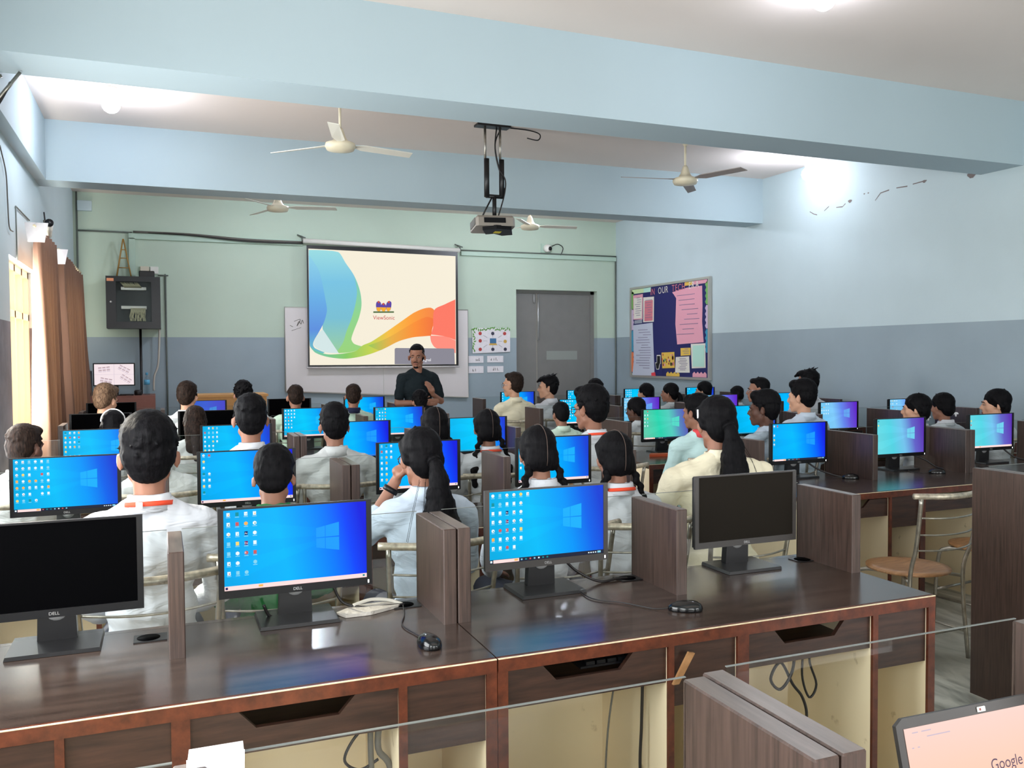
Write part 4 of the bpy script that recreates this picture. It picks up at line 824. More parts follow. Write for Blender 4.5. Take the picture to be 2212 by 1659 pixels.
mouse(4.87,4.385,rad(60),'small black mouse beside the teal monitor across the aisle',[(.0,.1,.004),(.08,.16,.004),(.2,.1,.004)])
def grommet(x,y,label):
    o=MB(); o.T=Matrix.Translation((x,y,ZT)); o.prism([(-.04,-.035),(.05,-.035),(.05,.035),(-.04,.035)],lambda u,v,w:(u,v,.0005+.003*w),'base_plastic')
    o.lathe([(.032,.0036),(.032,.0042)],'dark_screen',(0,0,0),20); tag(o.build('cable_grommet',fix=False),label,'cable grommet','desk cable grommets')
grommet(-.05,2.73,'square black cable grommet on the desk, left of the narrow partition'); grommet(2.345,2.755,'square cable grommet in front of the aisle end partition'); grommet(.725,2.765,'cable grommet behind the glossy mouse, with cables entering'); grommet(1.565,2.775,'cable grommet left of the partition near the sideways mouse')
def cable(pts,r,m,label,cat='cable'):
    o=MB(); o.tube(smoothpath(pts),r,m,7); return tag(o.build('cable'),label,cat)
cable([(.50,2.79,.83),(.53,2.79,.775),(.60,2.77,.757),(.68,2.76,.757),(.725,2.765,.754)],.0045,'cable_black','black monitor cable running behind the left lit monitor to the grommet')
cable([(1.30,2.78,.86),(1.36,2.78,.80),(1.44,2.76,.758),(1.52,2.77,.757),(1.565,2.775,.753)],.005,'cable_black','thick black monitor cable curving to the grommet near the nearest partition')
cable([(.28,2.77,.80),(.30,2.78,.76),(.34,2.79,.758)],.005,'cable_black','short black cable at the stand of the left lit monitor')
cable([(3.98,4.66,.86),(4.04,4.6,.80),(4.12,4.5,.76),(4.18,4.44,.757)],.006,'cable_black','black cable under the deep blue monitor across the aisle')
cable([(4.90,4.68,.86),(4.98,4.6,.82),(5.04,4.55,.77),(5.06,4.5,.758)],.006,'cable_black','black cable under the teal monitor across the aisle')
cable([(5.84,4.68,.86),(5.90,4.62,.79),(6.0,4.58,.76),(6.05,4.58,.757)],.006,'cable_black','black cable under the monitor at far right')
o=MB(); o.prism([(.50,2.745),(.52,2.70),(.60,2.70),(.70,2.745),(.72,2.775),(.66,2.80),(.56,2.79)],lambda u,v,w:(u,v,ZT+(.001+.012*w*(1-abs(u-.6)*3))),'plastic_sleeve')
flat('plastic_sleeve',srgb(176,170,162),.35,bump=.6,bscale=50)
o.tube(smoothpath([(.56,2.78,.765),(.62,2.79,.775),(.68,2.785,.768),(.72,2.77,.754)]),.006,'cable_white',6)
text(o,'on Loop',.012,lambda u,v:(.56+u,2.722+v*.4,ZT+.0235),'cable_black',1.2)
tag(o.build('plastic_sleeve',fix=False),'crumpled pale plastic sleeve with dark print behind the left lit monitor','plastic bag')
# under-desk cables of the nearest row
cable([(1.93,2.30,.62),(1.92,2.30,.52),(1.88,2.31,.46),(1.84,2.31,.50),(1.88,2.31,.55),(1.93,2.31,.47),(1.97,2.31,.42),(1.98,2.30,.36),(1.96,2.3,.28)],.005,'cable_black','looped black cable hanging under the right unit, near the aisle')
cable([(1.97,2.3,.62),(1.96,2.3,.5),(1.99,2.3,.42),(2.02,2.3,.46),(1.99,2.3,.55),(2.02,2.3,.62)],.004,'cable_black','second thin cable loop hanging under the right unit near the aisle')
cable([(1.34,2.28,.63),(1.335,2.28,.45),(1.33,2.28,.3),(1.35,2.28,.1),(1.36,2.28,.02)],.005,'cable_black','straight dark cable hanging under the keyboard tray, right of the cream panel stain')
cable([(1.25,2.28,.63),(1.22,2.28,.45),(1.21,2.28,.25),(1.22,2.28,.02)],.003,'cable_grey','thin grey cable hanging under the keyboard tray, beside the straight dark one')
cable([(.50,2.27,.60),(.45,2.27,.55),(.43,2.27,.50),(.47,2.27,.47),(.52,2.27,.49)],.004,'cable_black','small cable ring hanging under the left unit')
cable([(.50,2.27,.62),(.50,2.27,.5),(.51,2.27,.3),(.52,2.27,.02)],.008,'cable_grey','thick grey cable hanging under the left unit, beside the ring')
cable([(.53,2.27,.62),(.52,2.27,.52),(.56,2.27,.42),(.56,2.27,.02)],.009,'cable_grey','thick bent grey cable hanging under the left unit, right of the straight one')
o=MB(); o.prism([(1.10,.668),(1.62,.668),(1.62,.674),(1.10,.674)],lambda u,v,w:(u,2.22+.13*w,v),'black_plastic')
for i in range(14): 
    for j in range(4): o.box(1.12+i*.035,2.225+j*.03,.674,1.148+i*.035,2.25+j*.03,.684,'black_plastic')
tag(o.build('keyboard',fix=False),'black keyboard lying in the open tray under the right unit','keyboard')
o=MB(); o.prism([(1.375,.60),(1.395,.60),(1.45,.685),(1.43,.69)],lambda u,v,w:(u,2.165+.01*w,v),'seat_wood'); tag(o.build('wood_splint',fix=True),'small light wooden splint stuck in the keyboard tray','stick')
flat('socket_cream',srgb(236,214,140),.5)
for x,y,lb in ((2.22,2.56,'yellow socket box on the cream panel under the right unit'),(.60,2.56,'yellow socket box on the cream panel under the left unit'),(1.42,2.56,'yellow socket box on the cream panel right of the straight dark cable')):
    o=MB(); o.bbox(x-.04,y,.52,x+.04,y+.035,.62,'socket_cream',.004); tag(o.build('socket_box'),lb,'socket box','under-desk socket boxes')
for x,y,lb in ((4.38,4.41,'black plug in the socket behind the empty chair, left one'),(4.47,4.41,'black plug in the socket behind the empty chair, right one')):
    o=MB(); o.bbox(x-.022,y,.56,x+.022,y+.05,.62,'black_plastic',.008); o.tube(smoothpath([(x,y+.01,.56),(x,y-.01,.5),(x-.03,y,.47),(x-.1,y+.02,.52)]),.004,'cable_black',6); tag(o.build('power_plug'),lb,'plug','plugs behind the empty chair')
o=MB(); o.bbox(4.55,4.44,.53,4.65,4.465,.63,'socket_cream',.004); tag(o.build('socket_box'),'yellow socket box behind the empty chair','socket box','under-desk socket boxes')
o=MB(); o.prism([(3.60,6.02),(3.85,5.98),(3.9,6.06),(3.66,6.10)],lambda u,v,w:(u,v,ZT+.001+.02*w),'orange_item'); tag(o.build('orange_folder',fix=True),'orange folder on the desk below the green desktop monitor','folder')
o=MB(); o.prism([(.0,1.155),(.07,1.155),(.072,1.205),(.004,1.205)],lambda u,v,w:(u+.02,v,1.052+.003*w),'paper_white'); o.prism([(.02,.99),(.09,.985),(.092,1.055),(.02,1.053)],lambda u,v,w:(u,1.178-.002*w,v),'paper_white'); tag(o.build('paper_tape',fix=True),'white paper tape folded over the glass at the bottom edge of the picture','tape')
# laptop
o=thing('laptop','laptop with an orange white search page in the bottom right corner','laptop',(1.283,1.02,ZT),rad(-1))
mb=MB(); mb.bbox(-.18,-.24,.001,.18,.0,.018,'base_plastic',.008); 
for i in range(13):
    for j in range(5): mb.box(-.155+i*.024,-.13+j*.021,.018,-.135+i*.024,-.113+j*.021,.020,'black_plastic')
mb.build('keyboard_deck',o)
Rx=Matrix.Translation((0,.0,.018))@Matrix.Rotation(rad(-14),4,'X')
mb=MB(); mb.T=Rx; lid=[(-.18,0),(.18,0),(.18,.196),(.165,.206),(-.165,.206),(-.18,.196)]
mb.prism(lid,lambda u,v,w:(u,.008*w,v),'bezel_grey'); mb.build('lid',o,fix=True)
rampmat('laptop_page','Z',[(0,srgb(250,190,150)),(.5,srgb(252,205,180)),(1,srgb(246,214,206))],0,.22,.95)
mb=MB(); mb.T=Rx; mb.poly([(-.166,-.001,.012),(.166,-.001,.012),(.166,-.001,.190),(-.166,-.001,.190)],'laptop_page')
for x,z,w in ((-.15,.181,.012),(-.13,.181,.02),(-.12,.172,.05),(-.155,.158,.004),(-.143,.158,.004)): mb.box(x,-.0018,z,x+w,-.0012,z+.0016,'cctv_mid')
emat('page_text',srgb(110,90,110),.9)
text(mb,'Google',.024,lambda u,v:(.006+u,-.002,.092+v),'page_text',.95)
mb.build('screen',o)
mb=MB(); mb.T=Rx; mb.bbox(-.002,-.003,.1935,.016,.0,.2015,'white_paint',.001); mb.box(.001,-.0035,.1955,.005,-.003,.1995,'lip'); mb.build('camera_cover',o)
# ------------------------------------------------------------------ chairs
def make_chair(label):
    o=thing('tubular_chair',label,'chair',(0,0,0),0,'steel tube chairs with round seats')
    mb=MB(); mb.lathe([(.05,.435),(.17,.438),(.205,.448),(.207,.458),(.17,.463),(.1,.455),(.01,.452)],'seat_wood',n=28); mb.build('seat',o)
    r=.0105
    for s in (-1,1):
        mb=MB(); mb.tube(smoothpath([(s*.205,-.20,.002),(s*.19,-.175,.43),(s*.20,-.22,.62),(s*.215,-.26,.865)],5),r,'steel'); mb.build('rear_leg',o)
        mb=MB(); mb.tube(smoothpath([(s*.20,.20,.002),(s*.185,.185,.36),(s*.165,.15,.425),(s*.11,.06,.432)],5),r,'steel'); mb.build('leg',o)
        mb=MB(); mb.tube([(s*.195,.195,.14),(s*.20,-.195,.14)],.008,'steel'); mb.build('stretcher',o)
    for y,z in ((-.19,.16),(.19,.18)): mb=MB(); mb.tube([(-.19,y,z),(.19,y,z)],.008,'steel'); mb.build('stretcher',o)
    mb=MB(); mb.tube([(-.185,-.17,.425),(-.1,-.05,.43),(.1,-.05,.43),(.185,-.17,.425)],.008,'steel',6); mb.build('seat_support',o)
    def bow(z,w,dep,y0,ext=0): return smoothpath([(-(w+ext),y0+.01*(ext>0),z),(-w*.5,y0-dep*.8,z-.004),(0,y0-dep,z-.006),(w*.5,y0-dep*.8,z-.004),(w+ext,y0+.01*(ext>0),z)],5)
    mb=MB(); mb.tube(bow(.875,.215,.05,-.255,.035),.0145,'steel_worn',10); mb.build('top_rail',o)
    for z in (.60,.68,.765): 
        y0=-.215-(z-.60)*.17; mb=MB(); mb.tube(bow(z,.205,.045,y0),.0048,'steel',6); mb.build('back_rail',o)
    return o
chair0=make_chair('empty steel chair with round wooden seat beyond the desk end, right of centre')
chair0.location=(3.60,3.42,0); chair0.rotation_euler=(0,0,rad(3))
def chair(x,y,rz,label):
    c=copy_tree(chair0); c.location=(x,y,0); c.rotation_euler=(0,0,rz); c['label']=label; return c
chair(4.42,3.62,rad(8),'empty steel chair half hidden by the tall end panel at right')
# ------------------------------------------------------------------ people
BAKE=[]
TX=bpy.data.textures.new('clouds_soft','CLOUDS'); TX.noise_scale=.12
TXH=bpy.data.textures.new('clouds_hair','CLOUDS'); TXH.noise_scale=.012; TXH.noise_depth=3
def blob(name,prims,mat,parent,vox=.009,smooth=4,disp=0,tex=None):
    """one continuous surface grown from overlapping tapered shapes"""
    mb=MB()
    for p in prims:
        if p[0]=='e': mb.ell(p[1],p[2],mat,p[3] if len(p)>3 else None,12,8)
        elif p[0]=='s': mb.ell(p[1],(p[2],)*3,mat,None,10,7)
        else: mb.cap(p[1],p[2],p[3],p[4],mat,9)
    o=mb.build(name,parent)
    r=o.modifiers.new('r','REMESH'); r.mode='VOXEL'; r.voxel_size=vox; r.use_smooth_shade=True
    if smooth: m=o.modifiers.new('s','SMOOTH'); m.factor=.5; m.iterations=smooth
    if disp: d=o.modifiers.new('d','DISPLACE'); d.texture=tex or TX; d.strength=disp; d.texture_coords='LOCAL'; d.mid_level=.5
    BAKE.append((o,mat)); return o
def V(*a): return Vector(a)
def person(label,x,y,zt,skin='skin_mid',hair='short',hmat='hair_black',shirt='shirt_white',yaw=0,hy=0,hp=0,girl=False,group=None,vox=.010,extras=(),arm=None,stand=False,lean=0,wide=1.0,trousers='trousers_navy',hw=1.0,ht=0):
    full=1.685 if stand else 1.345
    s=zt/full; hs=s*hw
    root=thing('person',label,'person',(x,y,0),rad(yaw),group)
    hb=.88 if stand else 0; sh=(1.685-1.345) if stand else 0
    P=lambda a:Vector((a[0]*s*(wide if abs(a[0])>.05 else 1),a[1]*s,a[2]*s))
    tl=lambda a:Vector((a[0],a[1]+lean*max(0,(a[2]-.6)),a[2]))
    # torso frame is seated; standing shifts it up by sh
    B=lambda a:P(tl(V(a[0],a[1],a[2]))+V(0,0,sh))
    # head transform
    piv=B((0,-.015,1.095))
    HR=(Matrix.Rotation(rad(hy),3,'Z')@Matrix.Rotation(rad(ht),3,'Y')@Matrix.Rotation(rad(-hp),3,'X'))
    def Hd(a): return piv+HR@(V(a[0],a[1]+.03,a[2]+.115)*hs)
    HE=lambda c,r,e=None:('e',Hd(c),tuple(q*hs for q in r),HR@e if e else HR)
    HC=lambda a,b,r0,r1:('c',Hd(a),Hd(b),r0*hs,r1*hs)
    fem=.93 if girl else 1.0
    def torso(g):
        return [('e',B((0,.0,.56)),((.165*fem*wide+g)*s,(.12+g)*s,(.11+g)*s)),('e',B((0,.01,.70)),((.135*fem*wide+g)*s,(.10+g)*s,(.16+g)*s)),
          ('e',B((0,.0,.88)),((.16*fem*wide+g)*s,(.105+g)*s,(.16+g)*s)),('c',B((-.145*fem,-.005,.985)),B((.145*fem,-.005,.985)),(.056+g)*s,(.056+g)*s),
          ('c',B((-.11*fem,-.015,1.0)),B((-.02,-.02,1.055)),(.046+g)*s,(.045+g*.6)*s),('c',B((.11*fem,-.015,1.0)),B((.02,-.02,1.055)),(.046+g)*s,(.045+g*.6)*s)]
    if arm is None: arm={-1:[(-.185,0,.975),(-.225,.06,.72),(-.12,.27,.62)],1:[(.185,0,.975),(.225,.06,.72),(.12,.27,.62)]}
    handdir={}
    body=torso(0)
    body+=[('c',B((0,-.004,1.045)),Hd((0,-.012,-.03)),.050*s,.053*hs)]
    # head
    body+=[HE((0,-.012,.045),(.076,.093,.080)),HE((0,.028,-.012),(.058,.064,.084)),HC((-.045,.0,-.052),(-.012,.066,-.092),.021,.018),HC((.045,.0,-.052),(.012,.066,-.092),.021,.018),
      HC((0,.074,-.094),(0,.076,-.090),.0175,.0175),HC((0,.090,.018),(0,.108,-.022),.008,.0125),HC((-.010,.100,-.027),(.010,.100,-.027),.008,.008),HC((-.032,.080,.028),(.032,.080,.028),.013,.013),HC((-.018,.089,-.055),(.018,.089,-.055),.008,.008),HC((-.016,.087,-.066),(.016,.087,-.066),.008,.008),
      HE((-.036,.056,-.022),(.022,.024,.024)),HE((.036,.056,-.022),(.022,.024,.024)),
      HE((-.0835,-.006,-.008),(.010,.019,.031),Matrix.Rotation(rad(26),3,'Z')@Matrix.Rotation(rad(-12),3,'X')),HE((.0835,-.006,-.008),(.010,.019,.031),Matrix.Rotation(rad(-26),3,'Z')@Matrix.Rotation(rad(-12),3,'X'))]
    def hand(wr,el,sd,spread=1,curl=.35,d=None,n=None):
        wr=Vector(wr);el=Vector(el); d=(wr-el).normalized() if d is None else Vector(d).normalized()
        n=Vector(n) if n is not None else V(0,0,-1); n=(n-d*n.dot(d)).normalized(); a=d.cross(n)*sd   # a: towards the thumb side
        out=[('e',B(wr+d*.045),(.038*s,.038*s,.026*s))]; out+=[('c',B(wr),B(wr+d*.07+a*.02),.022*s,.017*s),('c',B(wr),B(wr+d*.068-a*.022),.022*s,.016*s)]
        for k,(off,L) in enumerate(((.030,.070),(.010,.080),(-.010,.074),(-.030,.058))):
            b0=wr+d*.082+a*off; d1=(d+n*curl).normalized(); d2=(d+n*curl*2.6).normalized(); b1=b0+d1*L*.5; b2=b1+d2*L*.5
            out+=[('c',B(b0-d*.012),B(b1),.0093*s,.0086*s),('c',B(b1),B(b2),.0086*s,.0074*s)]
        t0=wr+d*.02+a*.028; t1=t0+(d*.6+a*.75+n*.2).normalized()*.035; t2=t1+(d*.95+a*.15+n*.35).normalized()*.03
        return out+[('c',B(t0),B(t1),.013*s,.0105*s),('c',B(t1),B(t2),.0105*s,.0088*s)]
    sleeves=[]
    for sd,pts in arm.items():
        a,b,c=[V(*q) for q in pts[:3]]
        body+=[('c',B(a),B(b),.044*s,.036*s),('c',B(b),B(c),.036*s,.025*s)]
        body+=hand(c,b,sd,**(pts[3] if len(pts)>3 else {}))
        m=a+(b-a)*.72
        if 'short' in extras: sleeves+=[('c',B(a),B(m),.058*s,.054*s)]
        else: sleeves+=[('c',B(a),B(b),.060*s,.050*s),('c',B(b),B(b+(c-b)*(.45 if 'rolled' in extras else .92)),.049*s,.037*s)]
    if stand:
        for sd in (-1,1): body+=[('c',P((sd*.09,0,.90)),P((sd*.10,.01,.47)),.085*s,.056*s),('c',P((sd*.10,.01,.47)),P((sd*.11,-.02,.08)),.055*s,.036*s),('c',P((sd*.11,-.03,.045)),P((sd*.125,.14,.03)),.038*s,.03*s)]
        leg=[('e',P((0,0,.93)),(.165*s,.115*s,.10*s))]+[q for sd in (-1,1) for q in (('c',P((sd*.09,0,.90)),P((sd*.10,.01,.47)),.096*s,.070*s),('c',P((sd*.10,.01,.47)),P((sd*.11,-.02,.10)),.070*s,.058*s))]
    else:
        for sd in (-1,1): body+=[('c',P((sd*.09,0,.525)),P((sd*.12,.40,.50)),.078*s,.055*s),('c',P((sd*.12,.40,.50)),P((sd*.12,.36,.09)),.053*s,.034*s),('c',P((sd*.12,.35,.045)),P((sd*.13,.50,.032)),.036*s,.028*s)]
        leg=[('e',P((0,0,.55)),(.175*s,.13*s,.09*s))]+[q for sd in (-1,1) for q in (('c',P((sd*.09,0,.535)),P((sd*.12,.40,.51)),.090*s,.068*s),('c',P((sd*.12,.40,.51)),P((sd*.12,.36,.10)),.066*s,.052*s))]
    blob('body',body,skin,root,vox*.8 if (stand or 'fine' in extras) else vox,3)
    blob('shirt',torso(.014)+sleeves,shirt,root,vox,4,.030*s)
    blob('trousers' if not girl else 'skirt',leg,trousers,root,.014,3)
    # hair -------------------------------------------------
    rnd=random.Random(label)
    def tufts(n,r,L,zmin,ymax=.09,down=.4):
        out=[]
        for i in range(n):
            u=rnd.uniform(-.75,1); th=rnd.uniform(0,2*PI); z=u; q=math.sqrt(max(0,1-z*z))
            d=V(q*math.cos(th),q*math.sin(th),z); c=V(d.x*.078,d.y*.096-.018,d.z*.084+.055)
            if (c.z<.03 and c.y>-.05) or c.z<-.02 or (c.y>.04 and c.z<.085): continue
            t=(d+V(rnd.uniform(-.5,.5),rnd.uniform(-.5,.5),rnd.uniform(-.6,.4)-down)).normalized()
            out.append(HC(c,c+d*L*.35+t*L,r,r*.5))
        return out
    hb_=[HE((0,-.024,.064),(.0825,.097,.082)),HE((0,-.044,.018),(.081,.071,.080)),HE((0,-.058,-.022),(.066,.045,.052)),HC((-.077,.012,.03),(-.079,.012,.002),.010,.006),HC((.077,.012,.03),(.079,.012,.002),.010,.006)]
    fr=[HE((0,.040,.102),(.062,.044,.032))]
    hv=.006 if vox<.0095 else (.007 if vox<.011 else .0085)
    if hair=='short': blob('hair',hb_+fr+tufts(80,.0055,.010,.0),hmat,root,hv,2,.005,TXH)
    elif hair=='fade':
        blob('hair',[HE((0,-.024,.062),(.0795,.094,.080)),HE((0,-.044,.016),(.078,.068,.076)),HE((0,-.056,-.020),(.062,.042,.048)),HE((0,.040,.100),(.058,.042,.030))]+tufts(30,.006,.007,.06),hmat,root,hv,2,.004,TXH)
    elif hair=='thick': blob('hair',hb_+[HE((0,-.022,.068),(.087,.104,.090)),HE((0,-.046,.02),(.084,.074,.082)),HE((0,.046,.106),(.066,.048,.040))]+tufts(110,.0055,.013,.02,down=.4),hmat,root,hv,2,.006,TXH)
    elif hair=='curly': blob('hair',hb_+[HE((0,-.018,.070),(.085,.102,.088)),HE((0,.05,.10),(.062,.046,.040))]+tufts(190,.0095,.014,.0,down=-.1),hmat,root,.0065,1,.008,TXH)
    elif hair=='tuft': blob('hair',hb_+fr+tufts(60,.007,.014,.01)+[HC((-.01,-.05,.13),(.02,-.10,.158),.014,.005),HC((.01,-.03,.135),(.03,-.07,.168),.012,.004),HC((0,.07,.10),(0,.112,.07),.026,.012)],hmat,root,hv,2,.006,TXH)
    else:
        cap_=[HE((0,-.018,.052),(.086,.105,.090)),HE((0,-.060,-.006),(.081,.052,.078)),HC((-.062,.03,.07),(-.074,-.03,.0),.022,.024),HC((.062,.03,.07),(.074,-.03,.0),.022,.024)]
        if hair in('pony','ponylong','bun'):
            blob('hair',cap_+tufts(16,.006,.010,.02),hmat,root,hv,3,.004,TXH)
            if hair!='bun':
                L=.34 if hair=='ponylong' else .16
                pts=[(0,-.105,.0),(0,-.135,-.03),(.005,-.140,-.10)]; a=[Hd(p) for p in pts]; pr=[('c',a[0],a[1],.026*hs,.030*hs),('c',a[1],a[2],.030*hs,.046*hs)]
                z=a[2]; k=0
                while k*.05<L:
                    nz=z+V((.006 if k%2 else -.004),-.004,-.05)*hs; w=(.046-.0045*k+.008*math.sin(k)) if 'fan' not in extras else (.044+.012*min(k,4) if 'watch' in extras else .052+.007*min(k,3)); pr+=[('c',z,nz,max(.02,w)*hs,max(.018,w-.003)*hs)]
                    for j in range(3): q=z+V(rnd.uniform(-.045,.045),rnd.uniform(-.02,.02),0)*hs; pr.append(('c',q,q+V(rnd.uniform(-.02,.02),0,-.075)*hs,.010*hs,.005*hs))
                    z=nz;k+=1
                blob('ponytail',pr,hmat,root,.0075,2,.008,TXH)
                mb=MB(); mb.tube([a[0]+(a[1]-a[0])*.2,a[0]+(a[1]-a[0])*.55],.031*hs,'hair_black',12); mb.build('hair_tie',root)
                mb=MB()
                for j in range(5 if 'wisps' in extras else 2):
                    sx=rnd.uniform(-.07,.07); p0=Hd((sx,-.10,-.05-rnd.random()*.05)); mb.tube(smoothpath([p0,p0+V(sx*.5,-.04,-.08)*hs,p0+V(sx*.9,-.055,-.17)*hs,p0+V(sx*1.1,-.05,-.24)*hs],4),.0009,hmat,4)
                mb.build('loose_strands',root)
        elif hair=='long':
            blob('hair',cap_+[HC((-.05,-.06,-.03),(-.045,-.085,-.22),.040,.034),HC((.05,-.06,-.03),(.045,-.085,-.22),.040,.034),HC((0,-.085,-.03),(0,-.11,-.30),.045,.025)],hmat,root,hv,3,.012,TXH)
        elif hair=='braids':
            blob('hair',cap_+[HE((-.05,-.05,-.03),(.035,.045,.05)),HE((.05,-.05,-.03),(.035,.045,.05))],hmat,root,hv,3,.004,TXH)
            for sd in (-1,1):
                pr=[]; z=Hd((sd*.068,-.055,-.055)); n=11 if 'longbraid' in extras else 7
                for k in range(n):
                    nz=z+V(sd*(.010 if k<4 else .003),-.004,-.026)*hs; off=V((.006 if k%2 else -.006),-.003,0)*hs
                    pr.append(('e',z+off,(.022*hs*(1-.04*k),.019*hs*(1-.04*k),.019*hs),Matrix.Rotation(rad(30 if k%2 else -30),3,'Y'))); z=nz
                if 'ribbons' in extras:
                    zz=z; 
                    for j in range(4): pr.append(('e',z+V(0,0,-.03*j-.02)*hs,((.036-.004*j)*hs,.024*hs,.035*hs)))
                else: pr.append(('c',z,z+V(0,0,-.05)*hs,.014*hs,.004*hs))
                blob('braid',pr,hmat,root,.006,1,.004,TXH)
                if 'ribbons' in extras:
                    mb=MB()
                    for a in (-40,40,-140,140,90): R_=Matrix.Rotation(rad(a),3,'Y'); mb.ell(z+R_@V(.022,0,0)*hs,(.022*hs,.008*hs,.010*hs),'ribbon_white',R_)
                    mb.build('hair_ribbon',root)
            pts=[Hd((.0,.1055*math.cos(rad(a))-.020,.052+.0925*math.sin(rad(a)))) for a in range(62,180,8)]+[Hd((0,-.1245,.03)),Hd((0,-.121,.0)),Hd((0,-.115,-.03)),Hd((0,-.104,-.055))]
            mb=MB(); mb.tube(pts,.0018*hs,'parting_skin',4); mb.build('hair_parting',root)
        if 'band' in extras:
            mb=MB(); mb.tube([Hd((.086*math.cos(rad(a)),.0-.02,.052+.094*math.sin(rad(a)))) for a in range(-10,191,12)],.006,'ribbon_white',6); mb.build('hair_band',root)
        if 'clip' in extras:
            mb=MB(); mb.tube([Hd((-.088,.0,.075)),Hd((-.090,-.002,.035))],.0045,'ribbon_white',6); mb.build('hair_clip',root)
        if 'bow' in extras:
            mb=MB()
            for a in (20,160,80): R_=Matrix.Rotation(rad(a),3,'Y'); mb.ell(Hd((.06,-.085,-.05))+R_@V(.02,0,0)*hs,(.020*hs,.008*hs,.009*hs),'ribbon_white',R_)
            mb.build('hair_bow',root)
    # collar: short stand round the neck
    if 'nocollar' not in extras:
        cm='collar_red' if 'redcollar' in extras else ('shirt_navy' if 'navycollar' in extras else ('shirt_green' if shirt=='shirt_green' else shirt))
        n=20; vs=[];fs=[]; c=B((0,-.012,1.045)); h=.045*s
        for j,(r,z) in enumerate(((.074,-.012),(.068,h/s*.6),(.062,h/s),(.068,h/s*.95),(.078,-.008))):
            for i in range(n):
                a=rad(112)+rad(316)*i/(n-1); vs.append(c+V(r*s*math.cos(a),r*s*math.sin(a)*1.02,z*s+ (.012*s if math.sin(a)<0 else -.004*s)))
        for j in range(4):
            for i in range(n-1): k=j*n+i; fs.append((k,k+1,k+n+1,k+n))
        mb=MB(); mb.add(vs,fs,cm,True); q=mb.build('collar',root,fix=False); q.modifiers.new('s','SOLIDIFY').thickness=.003
    if 'lanyard' in extras:
        mb=MB(); n=20; c=B((0,-.012,1.056)); vs=[];fs=[]
        for z in (0,.015):
            for i in range(n): a=rad(150)+rad(240)*i/(n-1); vs.append(c+V((.085-z*.35)*s*math.cos(a),(.090-z*.35)*s*math.sin(a),(z+.004)*s+.012*s*(-math.sin(a))))
        for i in range(n-1): fs.append((i,i+1,n+i+1,n+i))
        mb.add(vs,fs,'lanyard_orange',True); q=mb.build('lanyard',root); q.modifiers.new('s','SOLIDIFY').thickness=.003
    if 'lanyardtag' in extras:
        mb=MB(); c=B((0,-.012,1.056)); p=c+V(-.030*s,-.088*s,.014*s); mb.T=Matrix.Translation(p)@Matrix.Rotation(rad(-18),4,'Z'); mb.bbox(-.011,-.003,-.004,.011,.001,.016,'ribbon_white',.001); mb.build('lanyard_label',root)
    if 'glasses' in extras or 'glasses_silver' in extras:
        gm='glasses_silver' if 'glasses_silver' in extras else 'glasses_black'; mb=MB()
        for sd in (-1,1):
            mb.tube([Hd((sd*.034+.024*math.cos(k*PI/6),.104-.012*abs(math.cos(k*PI/6)),.004+.020*math.sin(k*PI/6))) for k in range(13)],.0022*hs,gm,5,False)
            mb.tube([Hd((sd*.060,.094,.010)),Hd((sd*.080,.05,.012)),Hd((sd*.084,-.01,.010))],.0020*hs,gm,5)
        mb.tube([Hd((-.010,.110,.008)),Hd((.010,.110,.008))],.002*hs,gm,5); mb.build('eyeglasses',root)
    if 'face' in extras or abs(hy+yaw)>35:
        for sd in (-1,1):
            mb=MB(); mb.ell(Hd((sd*.030,.0875,.006)),(.0125*hs,.007*hs,.0040*hs),'eye_white',HR,10,6); mb.ell(Hd((sd*.030,.0930,.006)),(.0050*hs,.0025*hs,.0050*hs),'black_plastic',HR,8,6); mb.build('eye',root)
            mb=MB(); mb.tube([Hd((sd*.014,.0955,.024)),Hd((sd*.030,.0950,.029)),Hd((sd*.046,.0850,.023))],[.0028*hs,.0035*hs,.0018*hs],'hair_black',5); mb.build('eyebrow',root)
        mb=MB(); mb.ell(Hd((0,.0965,-.0555)),(.021*hs,.0045*hs,.004*hs),'lip',HR,10,6); mb.ell(Hd((0,.0945,-.064)),(.018*hs,.0045*hs,.0045*hs),'lip',HR,10,6); mb.build('lips',root)
    if 'beard' in extras:
        blob('beard',[HC((-.012,.082,-.098),(.012,.082,-.098),.013,.013),HC((-.020,.0935,-.045),(.020,.0935,-.045),.0055,.0055)],'hair_black',root,.005,1)
    if 'watch' in extras:
        a,b,c=[V(*q) for q in arm[-1][:3]]; q0=b+(c-b)*.80; q1=b+(c-b)*.88; mb=MB(); mb.tube([B(q0),B(q1)],.034*s,'black_plastic',14); mb.build('wristwatch',root)
    if 'belt' in extras:
        mb=MB(); n=24; c=B((0,0,.60)); vs=[];fs=[]
        for z in (-.02,.022):
            for i in range(n): a=2*PI*i/n; vs.append(c+V(.178*s*math.cos(a),.138*s*math.sin(a),z*s))
        for i in range(n): k=(i+1)%n; fs.append((i,k,n+k,n+i))
        mb.add(vs,fs,'red_cloth',True); z0=c.z
        text(mb,'BTR',.018,lambda u,v:(c.x-.09+u*1.5,c.y-math.sqrt(max(0,1-((-.09+u*1.5)/.181/s)**2))*.141*s,z0-.009+v),'ribbon_white',1)
        mb.build('belt',root)
    return root,Hd,B
def seated(label,x,y,zt,chair_label=None,**k):
    r=person(label,x,y,zt,**k)
    chair(x,y-.01,rad(k.get('yaw',0)),chair_label or ('steel tube chair under the '+label.split(',')[0].replace('person seen from behind, ','')))
    return r
def ppl(d,ch,x,y,zt,**k):
    person('person, '+d,x,y,zt,**k); chair(x,y-.0,rad(k.get('yaw',0)),'steel tube chair of '+ch)
LAN=('lanyard','lanyardtag')
